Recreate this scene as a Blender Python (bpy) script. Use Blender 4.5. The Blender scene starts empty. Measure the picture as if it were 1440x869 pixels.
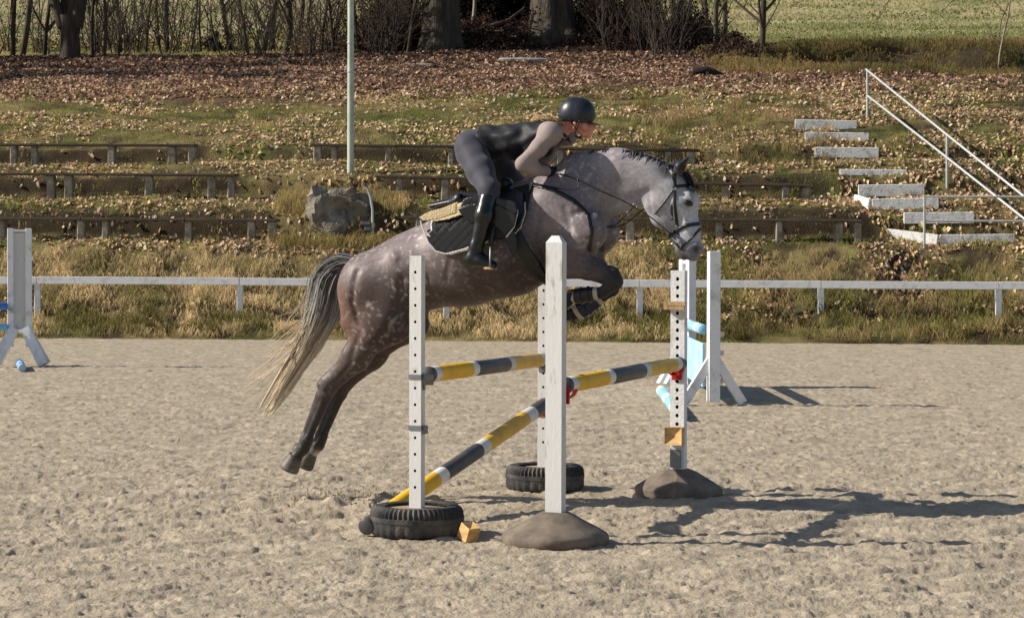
import bpy, math, random
import numpy as np
from mathutils import Matrix, Vector

R = random.Random(7)
NR = np.random.default_rng(11)
SC = bpy.context.scene
COL = SC.collection

# ------------------------------------------------------------------ camera
F_PX = 3206.0                      # focal length in photo pixels (photo is 1440 wide)
CAM = np.array([0.0, 0.0, 1.7])
PITCH = math.atan((434.5 - 360.0) / F_PX)
ROLL = math.radians(0.15)
_f = np.array([0, math.cos(PITCH), -math.sin(PITCH)])
_u = np.array([0, math.sin(PITCH), math.cos(PITCH)])
_r = np.array([1.0, 0, 0])
RT = _r * math.cos(ROLL) + _u * math.sin(ROLL)
UP = _u * math.cos(ROLL) - _r * math.sin(ROLL)
cam = bpy.data.objects.new('camera', bpy.data.cameras.new('camera'))
COL.objects.link(cam)
cam.matrix_world = Matrix(((RT[0], UP[0], -_f[0], CAM[0]), (RT[1], UP[1], -_f[1], CAM[1]),
                           (RT[2], UP[2], -_f[2], CAM[2]), (0, 0, 0, 1)))
cam.data.sensor_width = 36
cam.data.lens = 36 * F_PX / 1440
cam.data.clip_end = 3000
SC.camera = cam

# ------------------------------------------------------------------ sky and sun
SUN_AZ, SUN_EL = math.radians(-89.5), math.radians(34.0)   # azimuth from +Y, clockwise: low on the left, slightly behind
w = bpy.data.worlds.new('World'); SC.world = w; w.use_nodes = True
nt = w.node_tree
sky = nt.nodes.new('ShaderNodeTexSky'); sky.sky_type = 'NISHITA'; sky.sun_disc = False
sky.sun_elevation = SUN_EL; sky.sun_rotation = SUN_AZ
bg = nt.nodes['Background']; bg.inputs['Strength'].default_value = 0.08
nt.links.new(sky.outputs[0], bg.inputs[0])
sun = bpy.data.objects.new('sun', bpy.data.lights.new('sun', 'SUN'))
COL.objects.link(sun)
sun.data.energy = 5.0; sun.data.angle = math.radians(0.5); sun.data.color = (1.0, 0.93, 0.82)
to_sun = Vector((math.sin(SUN_AZ) * math.cos(SUN_EL), math.cos(SUN_AZ) * math.cos(SUN_EL), math.sin(SUN_EL)))
sun.rotation_euler = to_sun.to_track_quat('Z', 'Y').to_euler()
SC.view_settings.view_transform = 'Standard'; SC.view_settings.look = 'None'
SC.view_settings.exposure = 0.33; SC.view_settings.gamma = 1.0

# ------------------------------------------------------------------ helpers
def ray(px, py):
    return _f * F_PX + RT * (px - 720) + UP * (434.5 - py)
def at(px, py, Y):
    d = ray(px, py); return CAM + d * (Y / d[1])
def ground(px, py, z=0.0):
    d = ray(px, py); return CAM + d * ((z - CAM[2]) / d[2])
EDGE, SHEAR = 45.3, 0.11           # the bank begins at Y = EDGE - SHEAR * x
def atv(px, py, v):
    d = ray(px, py); t = (EDGE + v) / (d[1] + SHEAR * d[0]); return CAM + d * t
def lin(c):
    c = np.asarray(c, float) / 255.0
    return np.where(c <= 0.04045, c / 12.92, ((c + 0.055) / 1.055) ** 2.4)
def rgba(c): return tuple(float(x) for x in lin(c)) + (1.0,)

def _hash(ix, iy, seed):
    h = (ix.astype(np.int64) * 374761393 + iy.astype(np.int64) * 668265263 + seed * 1442695041) & 0xffffffff
    h = ((h ^ (h >> 13)) * 1274126177) & 0xffffffff
    return ((h ^ (h >> 16)) & 0xffff) / 65535.0
def vnoise(x, y, seed=0):
    xi, yi = np.floor(x), np.floor(y); fx, fy = x - xi, y - yi
    fx = fx * fx * (3 - 2 * fx); fy = fy * fy * (3 - 2 * fy)
    a, b = _hash(xi, yi, seed), _hash(xi + 1, yi, seed)
    c, d = _hash(xi, yi + 1, seed), _hash(xi + 1, yi + 1, seed)
    return (a + (b - a) * fx) * (1 - fy) + (c + (d - c) * fx) * fy - 0.5
def fbm(x, y, seed=0, octs=4):
    s, a = 0, 1.0
    for o in range(octs):
        s = s + a * vnoise(x * 2 ** o + 17.3 * o, y * 2 ** o - 9.1 * o, seed + o); a *= 0.5
    return s

def thing(name, label, cat, loc=(0, 0, 0), rotz=0.0, group=None):
    o = bpy.data.objects.new(name, None); COL.objects.link(o)
    o.location = [float(q) for q in loc]; o.rotation_euler = (0, 0, rotz); o.empty_display_size = 0.2
    o['label'] = label; o['category'] = cat
    if group: o['group'] = group
    return o
def tag(o, label=None, cat=None, group=None, kind=None):
    for k, v in (('label', label), ('category', cat), ('group', group), ('kind', kind)):
        if v: o[k] = v
    return o
def link(name, me, parent=None, loc=None):
    o = bpy.data.objects.new(name, me); COL.objects.link(o)
    if parent: o.parent = parent
    if loc is not None: o.location = [float(q) for q in loc]
    return o

def np_mesh(name, V, faces, mats, cols=None, smooth=True, mi=None):
    """faces: int array (n,3) or (n,4), or a list of such arrays"""
    if not isinstance(faces, list): faces = [faces]
    faces = [np.asarray(f, np.int32) for f in faces if len(f)]
    V = np.asarray(V, np.float32)
    me = bpy.data.meshes.new(name)
    me.vertices.add(len(V)); me.vertices.foreach_set('co', V.ravel())
    loops = np.concatenate([f.ravel() for f in faces])
    tot = np.concatenate([np.full(len(f), f.shape[1], np.int32) for f in faces])
    start = np.concatenate([[0], np.cumsum(tot)[:-1]]).astype(np.int32)
    me.loops.add(len(loops)); me.loops.foreach_set('vertex_index', loops)
    me.polygons.add(len(tot)); me.polygons.foreach_set('loop_start', start)
    if not isinstance(mats, (list, tuple)): mats = [mats]
    for m in mats: me.materials.append(m)
    if mi is not None: me.polygons.foreach_set('material_index', np.asarray(mi, np.int32))
    me.polygons.foreach_set('use_smooth', np.full(len(tot), smooth))
    if cols is not None:
        a = me.color_attributes.new('Col', 'FLOAT_COLOR', 'POINT')
        c = np.ones((len(V), 4), np.float32); c[:, :cols.shape[1]] = cols
        a.data.foreach_set('color', c.ravel())
    me.update(calc_edges=True)
    return me

class MB:
    """collects simple solids and makes ONE mesh of them"""
    def __init__(s): s.v, s.f, s.m = [], [], []
    def add(s, vs, fs, m=0):
        n = len(s.v); s.v += [tuple(float(q) for q in p) for p in vs]
        s.f += [tuple(i + n for i in f) for f in fs]; s.m += [m] * len(fs); return s
    def box(s, c, size, ax=None, m=0, bev=0.0, taper=1.0):
        """box with chamfered vertical edges; ax = 3x3 columns"""
        c = np.asarray(c, float); hx, hy, hz = [q / 2 for q in size]
        ax = np.eye(3) if ax is None else np.asarray(ax, float)
        if bev <= 0:
            ring = [(-hx, -hy), (hx, -hy), (hx, hy), (-hx, hy)]
        else:
            b = bev
            ring = [(-hx + b, -hy), (hx - b, -hy), (hx, -hy + b), (hx, hy - b), (hx - b, hy), (-hx + b, hy), (-hx, hy - b), (-hx, -hy + b)]
        k = len(ring); vs = []; lv = [(-hz, 1.0), (hz, taper)] if bev <= 0 else [(-hz, .0), (-hz + bev, 1.0), (hz - bev, taper), (hz, .0)]
        for z, t in lv:
            for x, y in ring:
                if t == 0.0:
                    tt = 1.0 if z < 0 else taper
                    x2 = x * tt - math.copysign(min(bev, abs(x)) * .8, x); y2 = y * tt - math.copysign(min(bev, abs(y)) * .8, y)
                else: x2, y2 = x * t, y * t
                vs.append(c + ax @ np.array([x2, y2, z]))
        fs = [tuple(reversed(range(k))), tuple(range((len(lv) - 1) * k, len(lv) * k))]
        for l in range(len(lv) - 1):
            for i in range(k):
                j = (i + 1) % k; fs.append((l * k + i, l * k + j, (l + 1) * k + j, (l + 1) * k + i))
        return s.add(vs, fs, m)
    def tube(s, pts, rad, n=8, m=0, caps=True, flat=1.0):
        pts = [np.asarray(p, float) for p in pts]
        if not hasattr(rad, '__len__'): rad = [rad] * len(pts)
        vs, fs = [], []; prev = None
        for i, p in enumerate(pts):
            t = pts[min(i + 1, len(pts) - 1)] - pts[max(i - 1, 0)]; t = t / (np.linalg.norm(t) + 1e-9)
            if prev is None:
                a = np.array([0, 0, 1.0]) if abs(t[2]) < 0.9 else np.array([1.0, 0, 0])
                x = np.cross(a, t)
            else: x = prev - t * np.dot(prev, t)
            x = x / (np.linalg.norm(x) + 1e-9); y = np.cross(t, x); prev = x
            for k in range(n):
                q = 2 * math.pi * k / n
                vs.append(p + rad[i] * (math.cos(q) * x + flat * math.sin(q) * y))
        for i in range(len(pts) - 1):
            for k in range(n):
                j = (k + 1) % n; fs.append((i * n + k, i * n + j, (i + 1) * n + j, (i + 1) * n + k))
        if caps: fs += [tuple(reversed(range(n))), tuple(range((len(pts) - 1) * n, len(pts) * n))]
        return s.add(vs, fs, m)
    def lathe(s, prof, n=32, m=0, c=(0, 0, 0), rfun=None):
        vs, fs = [], []; c = np.asarray(c, float)
        for i, (r, z) in enumerate(prof):
            for k in range(n):
                q = 2 * math.pi * k / n; rr = r if rfun is None else rfun(i, k, r)
                vs.append(c + np.array([rr * math.cos(q), rr * math.sin(q), z]))
        for i in range(len(prof) - 1):
            for k in range(n):
                j = (k + 1) % n; fs.append((i * n + k, i * n + j, (i + 1) * n + j, (i + 1) * n + k))
        fs.append(tuple(range((len(prof) - 1) * n, len(prof) * n)))
        return s.add(vs, fs, m)
    def build(s, name, mats, parent=None, loc=None, smooth=False, angle=None):
        me = bpy.data.meshes.new(name); me.from_pydata(s.v, [], s.f)
        if not isinstance(mats, (list, tuple)): mats = [mats]
        for mm in mats: me.materials.append(mm)
        me.polygons.foreach_set('material_index', s.m)
        me.polygons.foreach_set('use_smooth', [smooth] * len(s.f))
        me.update()
        if smooth and angle: me.set_sharp_from_angle(angle=math.radians(angle))
        return link(name, me, parent, loc)

# ------------------------------------------------------------------ materials
def mat(name, color=(128, 128, 128), rough=0.7, var=0.0, scale=8.0, color2=None, bump=0.0, bscale=40.0, attr=False,
        metal=0.0, stretch=(1, 1, 1), spec=0.35, detail=6.0, thresh=None, sheen=0.0, bdist=0.02, trans=0.0):
    m = bpy.data.materials.new(name); m.use_nodes = True
    N, L = m.node_tree.nodes, m.node_tree.links
    b = N['Principled BSDF']; b.inputs['Roughness'].default_value = rough
    b.inputs['Metallic'].default_value = metal; b.inputs['Specular IOR Level'].default_value = spec
    if sheen: b.inputs['Sheen Weight'].default_value = sheen
    tc = N.new('ShaderNodeTexCoord'); mp = N.new('ShaderNodeMapping'); mp.inputs['Scale'].default_value = stretch
    L.new(tc.outputs['Object'], mp.inputs[0])
    if attr:
        a = N.new('ShaderNodeAttribute'); a.attribute_name = 'Col'; base = a.outputs['Color']
    else:
        v = N.new('ShaderNodeRGB'); v.outputs[0].default_value = rgba(color); base = v.outputs[0]
    if color2 is not None or var:
        n = N.new('ShaderNodeTexNoise'); n.inputs['Scale'].default_value = scale; n.inputs['Detail'].default_value = detail
        n.inputs['Roughness'].default_value = 0.65
        L.new(mp.outputs[0], n.inputs['Vector'])
        rp = N.new('ShaderNodeMapRange'); lo, hi = thresh or (0.35, 0.65)
        rp.inputs['From Min'].default_value = lo; rp.inputs['From Max'].default_value = hi
        L.new(n.outputs['Fac'], rp.inputs['Value'])
        mx = N.new('ShaderNodeMix'); mx.data_type = 'RGBA'
        L.new(rp.outputs[0], mx.inputs['Factor'])
        if color2 is not None:
            L.new(base, mx.inputs['A']); mx.inputs['B'].default_value = rgba(color2)
        else:
            g = N.new('ShaderNodeMix'); g.data_type = 'RGBA'; g.blend_type = 'MULTIPLY'; g.inputs['Factor'].default_value = 1
            L.new(base, g.inputs['A']); g.inputs['B'].default_value = (1 - var, 1 - var, 1 - var, 1)
            L.new(g.outputs['Result'], mx.inputs['A']); L.new(base, mx.inputs['B'])
        base = mx.outputs['Result']
    L.new(base, b.inputs['Base Color'])
    if bump:
        n2 = N.new('ShaderNodeTexNoise'); n2.inputs['Scale'].default_value = bscale; n2.inputs['Detail'].default_value = 5
        L.new(mp.outputs[0], n2.inputs['Vector'])
        bp = N.new('ShaderNodeBump'); bp.inputs['Strength'].default_value = bump; bp.inputs['Distance'].default_value = bdist
        L.new(n2.outputs['Fac'], bp.inputs['Height']); L.new(bp.outputs[0], b.inputs['Normal'])
    if trans:
        b.inputs['Transmission Weight'].default_value = trans
    return m

M = {}
M['sand'] = mat('arena_sand', (178, 164, 143), 0.95, var=0.34, scale=2.6, bump=0.55, bscale=60, spec=0.1)
M['soil'] = mat('bank_soil', attr=True, rough=0.95, var=0.45, scale=3.0, bump=0.7, bscale=30, spec=0.1, bdist=.05)
def thin_mat(name, fac):
    m = mat(name, attr=True, rough=.8, spec=.15); N, L = m.node_tree.nodes, m.node_tree.links
    t = N.new('ShaderNodeBsdfTranslucent'); a = [n for n in N if n.type == 'ATTRIBUTE'][0]; L.new(a.outputs['Color'], t.inputs['Color'])
    mx = N.new('ShaderNodeMixShader'); mx.inputs[0].default_value = fac
    L.new(N['Principled BSDF'].outputs[0], mx.inputs[1]); L.new(t.outputs[0], mx.inputs[2]); L.new(mx.outputs[0], N['Material Output'].inputs[0]); return m
M['blade'] = thin_mat('grass_blades', .4)
M['leaf'] = thin_mat('fallen_leaves', .35)
M['white'] = mat('white_paint', (206, 205, 203), 0.55, color2=(152, 140, 122), scale=14, bump=0.1, bscale=60, thresh=(0.57, 0.70), stretch=(1, 1, .25))
M['greywhite'] = mat('weathered_white_paint', (230, 231, 232), 0.6, color2=(184, 182, 176), scale=7, bump=0.2, bscale=50, thresh=(0.5, 0.75))
M['hole'] = mat('raw_dark_timber', (38, 34, 32), 0.9, var=.3)
M['tyre'] = mat('dusty_tyre_rubber', (50, 50, 51), 0.75, color2=(118, 110, 98), scale=5, thresh=(0.48, 0.78), bump=0.3, bscale=50)
M['cone'] = mat('dusty_rubber_foot', (98, 88, 79), 0.85, color2=(138, 124, 108), scale=6, thresh=(0.4, 0.7), bump=0.12, bscale=35)
M['boardtop'] = mat('weathered_board', (168, 148, 128), 0.85, var=.3, scale=6, stretch=(1, 8, 1), bump=.3)
M['yellowwood'] = mat('yellow_wood', (226, 188, 128), 0.65, color2=(176, 136, 84), scale=5, stretch=(1, 1, 5), bump=.2)
M['palewood'] = mat('pale_wood', (205, 178, 138), 0.65, color2=(165, 135, 95), scale=6, stretch=(4, 1, 1), bump=.2)
M['steel'] = mat('dull_steel', (140, 142, 145), 0.45, metal=.8, var=.3)
M['red'] = mat('red_plastic', (190, 34, 30), 0.45, var=.2)
M['galv'] = mat('galvanised_pipe', (186, 188, 186), 0.5, metal=.25, var=.25, scale=12)
M['greenpole'] = mat('pale_green_paint', (186, 196, 180), 0.55, color2=(150, 158, 142), scale=6, stretch=(1, 1, .3), thresh=(.45, .7))
M['bluepaint'] = mat('blue_paint', (58, 122, 204), 0.5, var=.15)
M['lightblue'] = mat('light_blue_paint', (150, 200, 224), 0.55, color2=(190, 220, 234), scale=3, thresh=(.45, .7))
M['benchtop'] = mat('weathered_bench_plank', (96, 82, 68), 0.85, color2=(66, 56, 48), scale=5, stretch=(.4, 6, 6), bump=.4)
M['benchleg'] = mat('grey_bench_leg', (170, 160, 142), 0.9, color2=(112, 104, 90), scale=7, bump=.5, bscale=25)
M['stone'] = mat('rough_stone', (146, 138, 124), 0.95, color2=(90, 84, 75), scale=4, bump=1.0, bscale=14, bdist=.06)
M['slab'] = mat('flat_pale_stone', (168, 164, 158), 0.9, color2=(110, 104, 98), scale=5, bump=.5, bscale=20)
M['step'] = mat('white_step_board', (222, 222, 220), 0.75, color2=(146, 136, 122), scale=5, bump=.5, bscale=25, thresh=(.5, .72))
M['bark'] = mat('grey_brown_bark', (92, 83, 70), 0.95, color2=(56, 50, 43), scale=6, stretch=(1, 1, .15), bump=1.0, bscale=22, bdist=.05)
M['bark2'] = mat('dark_bark', (82, 72, 61), 0.95, color2=(50, 44, 38), scale=8, stretch=(1, 1, .25), bump=.6, bscale=30)
M['twig'] = mat('bare_twigs', (94, 80, 67), 0.9, var=.4, scale=3)
M['birch'] = mat('pale_bark', (164, 152, 136), 0.9, color2=(96, 84, 72), scale=5, stretch=(1, 1, .4))
M['log'] = mat('grey_log', (136, 130, 122), 0.9, color2=(92, 86, 78), scale=6, stretch=(.2, 1, 1), bump=.5)
M['hair'] = mat('horse_hair', attr=True, rough=0.5, spec=.3)
M['leather'] = mat('black_leather', (19, 18, 18), 0.38, var=.2, bump=.15, bscale=120, spec=.5)
M['bootl'] = mat('polished_boot_leather', (15, 15, 17), 0.27, bump=.04, bscale=30, spec=.55)
M['padcloth'] = mat('quilted_charcoal_cloth', (42, 40, 44), 0.85, var=.2, scale=20)
M['piping'] = mat('pale_piping', (208, 206, 204), 0.5, var=.1)
M['fleece'] = mat('cream_sheepskin', (216, 194, 150), 0.95, var=.25, scale=40, bump=1.0, bscale=90, bdist=.01, sheen=.4)
M['hoof'] = mat('dark_hoof', (58, 54, 50), 0.5, color2=(120, 112, 100), scale=6, stretch=(1, 1, 3), bump=.2)
M['eye'] = mat('dark_eye', (14, 10, 9), 0.08, spec=.7)
M['navy'] = mat('navy_boot_shell', (20, 27, 60), 0.35, var=.3, spec=.5)
M['cream'] = mat('cream_lining', (176, 166, 150), 0.85, var=.15)
M['skin'] = mat('skin', (214, 158, 136), 0.5, color2=(198, 130, 112), scale=9, spec=.35)
M['vest'] = mat('navy_black_vest', (16, 17, 25), 0.62, var=.25, scale=6, bump=.3, bscale=14, sheen=.04)
M['breech'] = mat('slate_breeches', (50, 50, 63), 0.72, var=.12, scale=5, bump=.15, bscale=10, sheen=.15)
M['sleeve'] = mat('mauve_grey_sleeve', (150, 136, 132), 0.8, var=.12, scale=6, bump=.15, bscale=14)
M['glove'] = mat('black_glove', (22, 22, 24), 0.7, var=.2)
M['helmet'] = mat('matt_navy_helmet', (30, 35, 44), 0.36, var=.15, scale=20, spec=.5)
M['blond'] = mat('blond_hair', attr=True, rough=0.5, spec=.4)
M['dusty'] = mat('dark_stump', (44, 38, 34), 0.95, var=.4, bump=.8, bscale=12)

def horse_coat():
    m = bpy.data.materials.new('dapple_grey_coat'); m.use_nodes = True
    N, L = m.node_tree.nodes, m.node_tree.links; b = N['Principled BSDF']
    b.inputs['Roughness'].default_value = .5; b.inputs['Specular IOR Level'].default_value = .3
    b.inputs['Sheen Weight'].default_value = .03
    a = N.new('ShaderNodeAttribute'); a.attribute_name = 'Col'
    tc = N.new('ShaderNodeTexCoord')
    nz = N.new('ShaderNodeTexNoise'); nz.inputs['Scale'].default_value = 6; nz.inputs['Detail'].default_value = 3
    L.new(tc.outputs['Object'], nz.inputs['Vector'])
    ad = N.new('ShaderNodeMix'); ad.data_type = 'RGBA'; ad.blend_type = 'LINEAR_LIGHT'; ad.inputs['Factor'].default_value = .12
    L.new(tc.outputs['Object'], ad.inputs['A']); L.new(nz.outputs['Color'], ad.inputs['B'])
    vo = N.new('ShaderNodeTexVoronoi'); vo.feature = 'SMOOTH_F1'; vo.inputs['Scale'].default_value = 19; vo.inputs['Smoothness'].default_value = .5
    L.new(ad.outputs['Result'], vo.inputs['Vector'])
    mr = N.new('ShaderNodeMapRange'); mr.interpolation_type = 'SMOOTHSTEP'
    mr.inputs['From Min'].default_value = .02; mr.inputs['From Max'].default_value = .48
    mr.inputs['To Min'].default_value = 1.0; mr.inputs['To Max'].default_value = 0.0
    L.new(vo.outputs['Distance'], mr.inputs['Value'])
    n2 = N.new('ShaderNodeTexNoise'); n2.inputs['Scale'].default_value = 3.2; n2.inputs['Detail'].default_value = 4
    L.new(tc.outputs['Object'], n2.inputs['Vector'])
    r2 = N.new('ShaderNodeMapRange'); r2.inputs['From Min'].default_value = .35; r2.inputs['From Max'].default_value = .65
    L.new(n2.outputs['Fac'], r2.inputs['Value'])
    mu = N.new('ShaderNodeMath'); mu.operation = 'MULTIPLY'; L.new(mr.outputs[0], mu.inputs[0]); L.new(r2.outputs[0], mu.inputs[1])
    mu2 = N.new('ShaderNodeMath'); mu2.operation = 'MULTIPLY'; L.new(mu.outputs[0], mu2.inputs[0]); L.new(a.outputs['Alpha'], mu2.inputs[1])
    n3 = N.new('ShaderNodeTexNoise'); n3.inputs['Scale'].default_value = 45; n3.inputs['Detail'].default_value = 4
    L.new(tc.outputs['Object'], n3.inputs['Vector'])
    r3 = N.new('ShaderNodeMapRange'); r3.inputs['From Min'].default_value = .3; r3.inputs['From Max'].default_value = .7
    r3.inputs['To Min'].default_value = .78; r3.inputs['To Max'].default_value = 1.18
    L.new(n3.outputs['Fac'], r3.inputs['Value'])
    mx = N.new('ShaderNodeMix'); mx.data_type = 'RGBA'; L.new(mu2.outputs[0], mx.inputs['Factor'])
    L.new(a.outputs['Color'], mx.inputs['A']); mx.inputs['B'].default_value = rgba((192, 187, 186))
    sc_ = N.new('ShaderNodeMix'); sc_.data_type = 'RGBA'; sc_.blend_type = 'MULTIPLY'; sc_.inputs['Factor'].default_value = 1
    L.new(mx.outputs['Result'], sc_.inputs['A']); L.new(r3.outputs[0], sc_.inputs['B'])
    L.new(sc_.outputs['Result'], b.inputs['Base Color'])
    bp = N.new('ShaderNodeBump'); bp.inputs['Strength'].default_value = .12; bp.inputs['Distance'].default_value = .01
    L.new(n3.outputs['Fac'], bp.inputs['Height']); L.new(bp.outputs[0], b.inputs['Normal'])
    return m
M['coat'] = horse_coat()

def band_mat(name, stops):
    """paint bands round a pole along its local x axis; stops = [(x, colour)] constant steps"""
    m = bpy.data.materials.new(name); m.use_nodes = True
    N, L = m.node_tree.nodes, m.node_tree.links; b = N['Principled BSDF']; b.inputs['Roughness'].default_value = .5
    tc = N.new('ShaderNodeTexCoord'); sx = N.new('ShaderNodeSeparateXYZ'); L.new(tc.outputs['Object'], sx.inputs[0])
    nz = N.new('ShaderNodeTexNoise'); nz.inputs['Scale'].default_value = 30; L.new(tc.outputs['Object'], nz.inputs['Vector'])
    j = N.new('ShaderNodeMath'); j.operation = 'MULTIPLY_ADD'; j.inputs[1].default_value = .012; L.new(nz.outputs['Fac'], j.inputs[0]); L.new(sx.outputs[0], j.inputs[2])
    Ln = stops[-1][0]
    dv = N.new('ShaderNodeMath'); dv.operation = 'DIVIDE'; dv.inputs[1].default_value = Ln; L.new(j.outputs[0], dv.inputs[0])
    cr = N.new('ShaderNodeValToRGB'); cr.color_ramp.interpolation = 'CONSTANT'
    e = cr.color_ramp.elements
    while len(e) < len(stops) - 1: e.new(0.5)
    for i, (x, c) in enumerate(stops[:-1]): e[i].position = x / Ln; 
    for i, (x, c) in enumerate(stops[:-1]): e[i].color = rgba(c)
    L.new(dv.outputs[0], cr.inputs[0])
    n2 = N.new('ShaderNodeTexNoise'); n2.inputs['Scale'].default_value = 9; n2.inputs['Detail'].default_value = 8; L.new(tc.outputs['Object'], n2.inputs['Vector'])
    r = N.new('ShaderNodeMapRange'); r.inputs['From Min'].default_value = .5; r.inputs['From Max'].default_value = .78; r.inputs['To Max'].default_value = .4
    L.new(n2.outputs['Fac'], r.inputs['Value'])
    mx = N.new('ShaderNodeMix'); mx.data_type = 'RGBA'; L.new(r.outputs[0], mx.inputs['Factor']); L.new(cr.outputs[0], mx.inputs['A'])
    mx.inputs['B'].default_value = rgba((132, 118, 98)); L.new(mx.outputs['Result'], b.inputs['Base Color'])
    return m

# ------------------------------------------------------------------ the ground: arena sand
def sstep(a, b, x):
    t = np.clip((x - a) / (b - a), 0, 1); return t * t * (3 - 2 * t)
def sand_h(x, y):
    z = 0.006 * fbm(x / 1.3, y / 1.3, 1, 3)
    c = fbm(x / .30, y / .22, 5, 3)
    z = z + 0.012 * np.sign(c) * np.abs(c) ** 1.3
    d = fbm(x / .15, y / .08, 9, 3)
    z = z + 0.014 * np.maximum(d, -0.25) + .012 * np.abs(fbm(x / .15, y / .11, 15, 3)) - .012 * np.clip(.05 - np.abs(fbm(x / .5, y / .22, 17, 3)), 0, .05) / .05
    e = fbm(x / .07, y / .045, 13, 2)
    z = z + 0.011 * np.maximum(e, -.1)
    pt = .5 + .9 * fbm(x / 1.7, y / 1.7, 19, 2)
    tl = math.radians(16); xq, yq = x * math.cos(tl) + y * math.sin(tl), -x * math.sin(tl) + y * math.cos(tl)
    for (sx_, sy_, th, hh, sd) in ((.34, .13, .35, .009, 23), (.19, .075, .33, .010, 25), (.11, .05, .32, .009, 27), (.07, .04, .32, .007, 29)):
        q_ = fbm(xq / sx_, yq / sy_, sd, 2); z = z + hh * np.clip((q_ - th + .12 * pt) / .12, 0, 1)
    a = math.radians(33)                       # drag marks running off to the right
    xr, yr = x * math.cos(a) + y * math.sin(a), -x * math.sin(a) + y * math.cos(a)
    k = np.clip(0.5 + 1.5 * fbm(x / 3.0, y / 3.0, 21, 2), 0, 1)
    z = z + 0.024 * k * fbm(xr / .8, yr / .10, 31, 2)
    for (an, sx_, sy_, sd, kk) in ((8, 1.1, .13, 33, .013), (-6, .8, .10, 35, .010), (35, .9, .12, 37, .010)):
        ca, sa = math.cos(math.radians(an)), math.sin(math.radians(an)); g_ = fbm((x * ca + y * sa) / sx_, (-x * sa + y * ca) / sy_, sd, 2)
        z = z - kk * np.clip(1 - np.abs(g_) / .07, 0, 1) * np.clip(.55 + 1.4 * fbm(x / 1.5, y / 1.5, sd + 60, 2), 0, 1)
    for (hx_, hy_) in ((-1.18, 15.75), (-1.0, 15.5), (-.72, 15.9), (-1.55, 15.6), (-.55, 15.55)):   # gouges where the horse took off
        r2 = ((x - hx_) / .16) ** 2 + ((y - hy_) / .13) ** 2; z = z - .055 * np.exp(-r2) + .035 * np.exp(-((np.sqrt(r2) - 1.5) / .35) ** 2) * (x < hx_ + .05)
    pit = vnoise(xq / .22, yq / .06, 41)         # sharp little hoof pits and clods
    z = z - 0.018 * np.clip(pit - 0.24, 0, .12) / .12 
    return z
rows = [7.6]
while rows[-1] < 46.6: rows.append(rows[-1] * 1.0026)
rows = np.array(rows); nc = 1220
uu = np.linspace(-1, 1, nc)
YY = np.repeat(rows[:, None], nc, 1); XX = uu[None, :] * (YY * 0.30 + 1.6)
fade = np.clip(1.25 - YY / 60.0, .5, 1)
ZZ = sand_h(XX, YY) * fade
ek = np.maximum(sstep(.965, 1.0, np.abs(uu))[None, :] + 0 * YY, 1 - sstep(7.6, 7.9, YY)); ZZ = ZZ * (1 - ek) - .10 * ek
V = np.stack([XX, YY, ZZ], -1).reshape(-1, 3)
nr = len(rows); ii = (np.arange(nr - 1)[:, None] * nc + np.arange(nc - 1)[None, :]).ravel()
Fq = np.stack([ii, ii + 1, ii + nc + 1, ii + nc], 1)
sand = link('arena_sand', np_mesh('arena_sand', V, Fq, M['sand'])); sand['kind'] = 'structure'; sand['label'] = 'churned beige sand surface of the riding arena'
gb = MB(); gb.add([(-400, -60, -.09), (400, -60, -.09), (400, 48, -.09), (-400, 48, -.09)], [(0, 1, 2, 3)])
g0 = gb.build('ground', M['sand']); g0['kind'] = 'structure'

# ------------------------------------------------------------------ the bank, leaf belt and field (one sheet)
PROF = [(-1.2, -.3), (-.05, -.06), (.05, .02), (.15, .12), (.9, .45), (2.4, 1.72), (2.75, 1.96), (3.5, 2.08), (3.65, 2.5), (4.5, 2.9), (5.3, 2.98), (5.45, 3.38), (6.3, 3.75), (7.1, 3.82), (7.25, 4.15),
        (9, 4.83), (13, 5.88), (17, 6.65), (21, 7.45), (24, 7.80), (28, 8.0), (40, 9.3), (60, 12.3), (130, 22.5), (250, 43), (420, 72), (700, 90)]
_pv, _pz = np.array([p[0] for p in PROF]), np.array([p[1] for p in PROF])
def terr(x, v):
    x = np.asarray(x, float); v = np.asarray(v, float)
    s_ = .09 + .16 * sstep(7.5, 9, v)
    z = (np.interp(v - s_, _pv, _pz) + np.interp(v, _pv, _pz) + np.interp(v + s_, _pv, _pz)) / 3
    far = sstep(20, 60, v)
    z = z + (0.10 * fbm(x / .8, v / .6, 51, 4) + .10 * fbm(x / 3.1, v / 2.2, 57, 3)) * sstep(-.1, .5, v) * (1 - .6 * far) + .40 * fbm(x / .75, v / .8, 53, 2) * sstep(.2, 1.0, v) * (1 - sstep(1.9, 2.6, v))
    z = z + .8 * fbm(x / 25., v / 30., 61, 3) * sstep(26, 60, v)
    z = z + .85 * sstep(-7.5, -5, x) * (1 - sstep(4.5, 7, x)) * sstep(23.5, 30, v) * (1 - sstep(34, 46, v))
    rt = sstep(6.0, 9.0, x)
    vv = v + 1.6 * fbm(x / 2.6, v / 9, 71, 2)
    z = z + rt * (.26 * sstep(19.3, 19.9, vv) * (1 - sstep(21, 24, v)) - .30 * sstep(16.0, 18.0, vv) * (1 - sstep(19.3, 19.8, vv)))
    return z
BENCH_SHADE = ((3.4, 4.15, -5.0, -2.4, 7.5), (5.22, 5.85, -6.0, -3.0, 6.6), (7.02, 7.55, -7.1, -4.5, 4.25))  # strips below the benches where shadow is painted into the soil colour
def shade_mask(x, a, b, r):
    e = .5 * fbm(x / .7, x * 0 + a, 151, 2); return np.clip(1 - sstep(a - .2, a + .2, x + e) + sstep(b - .2, b + .2, x + e), 0, 1) * (1 - sstep(r - .2, r + .2, x + e))
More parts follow.
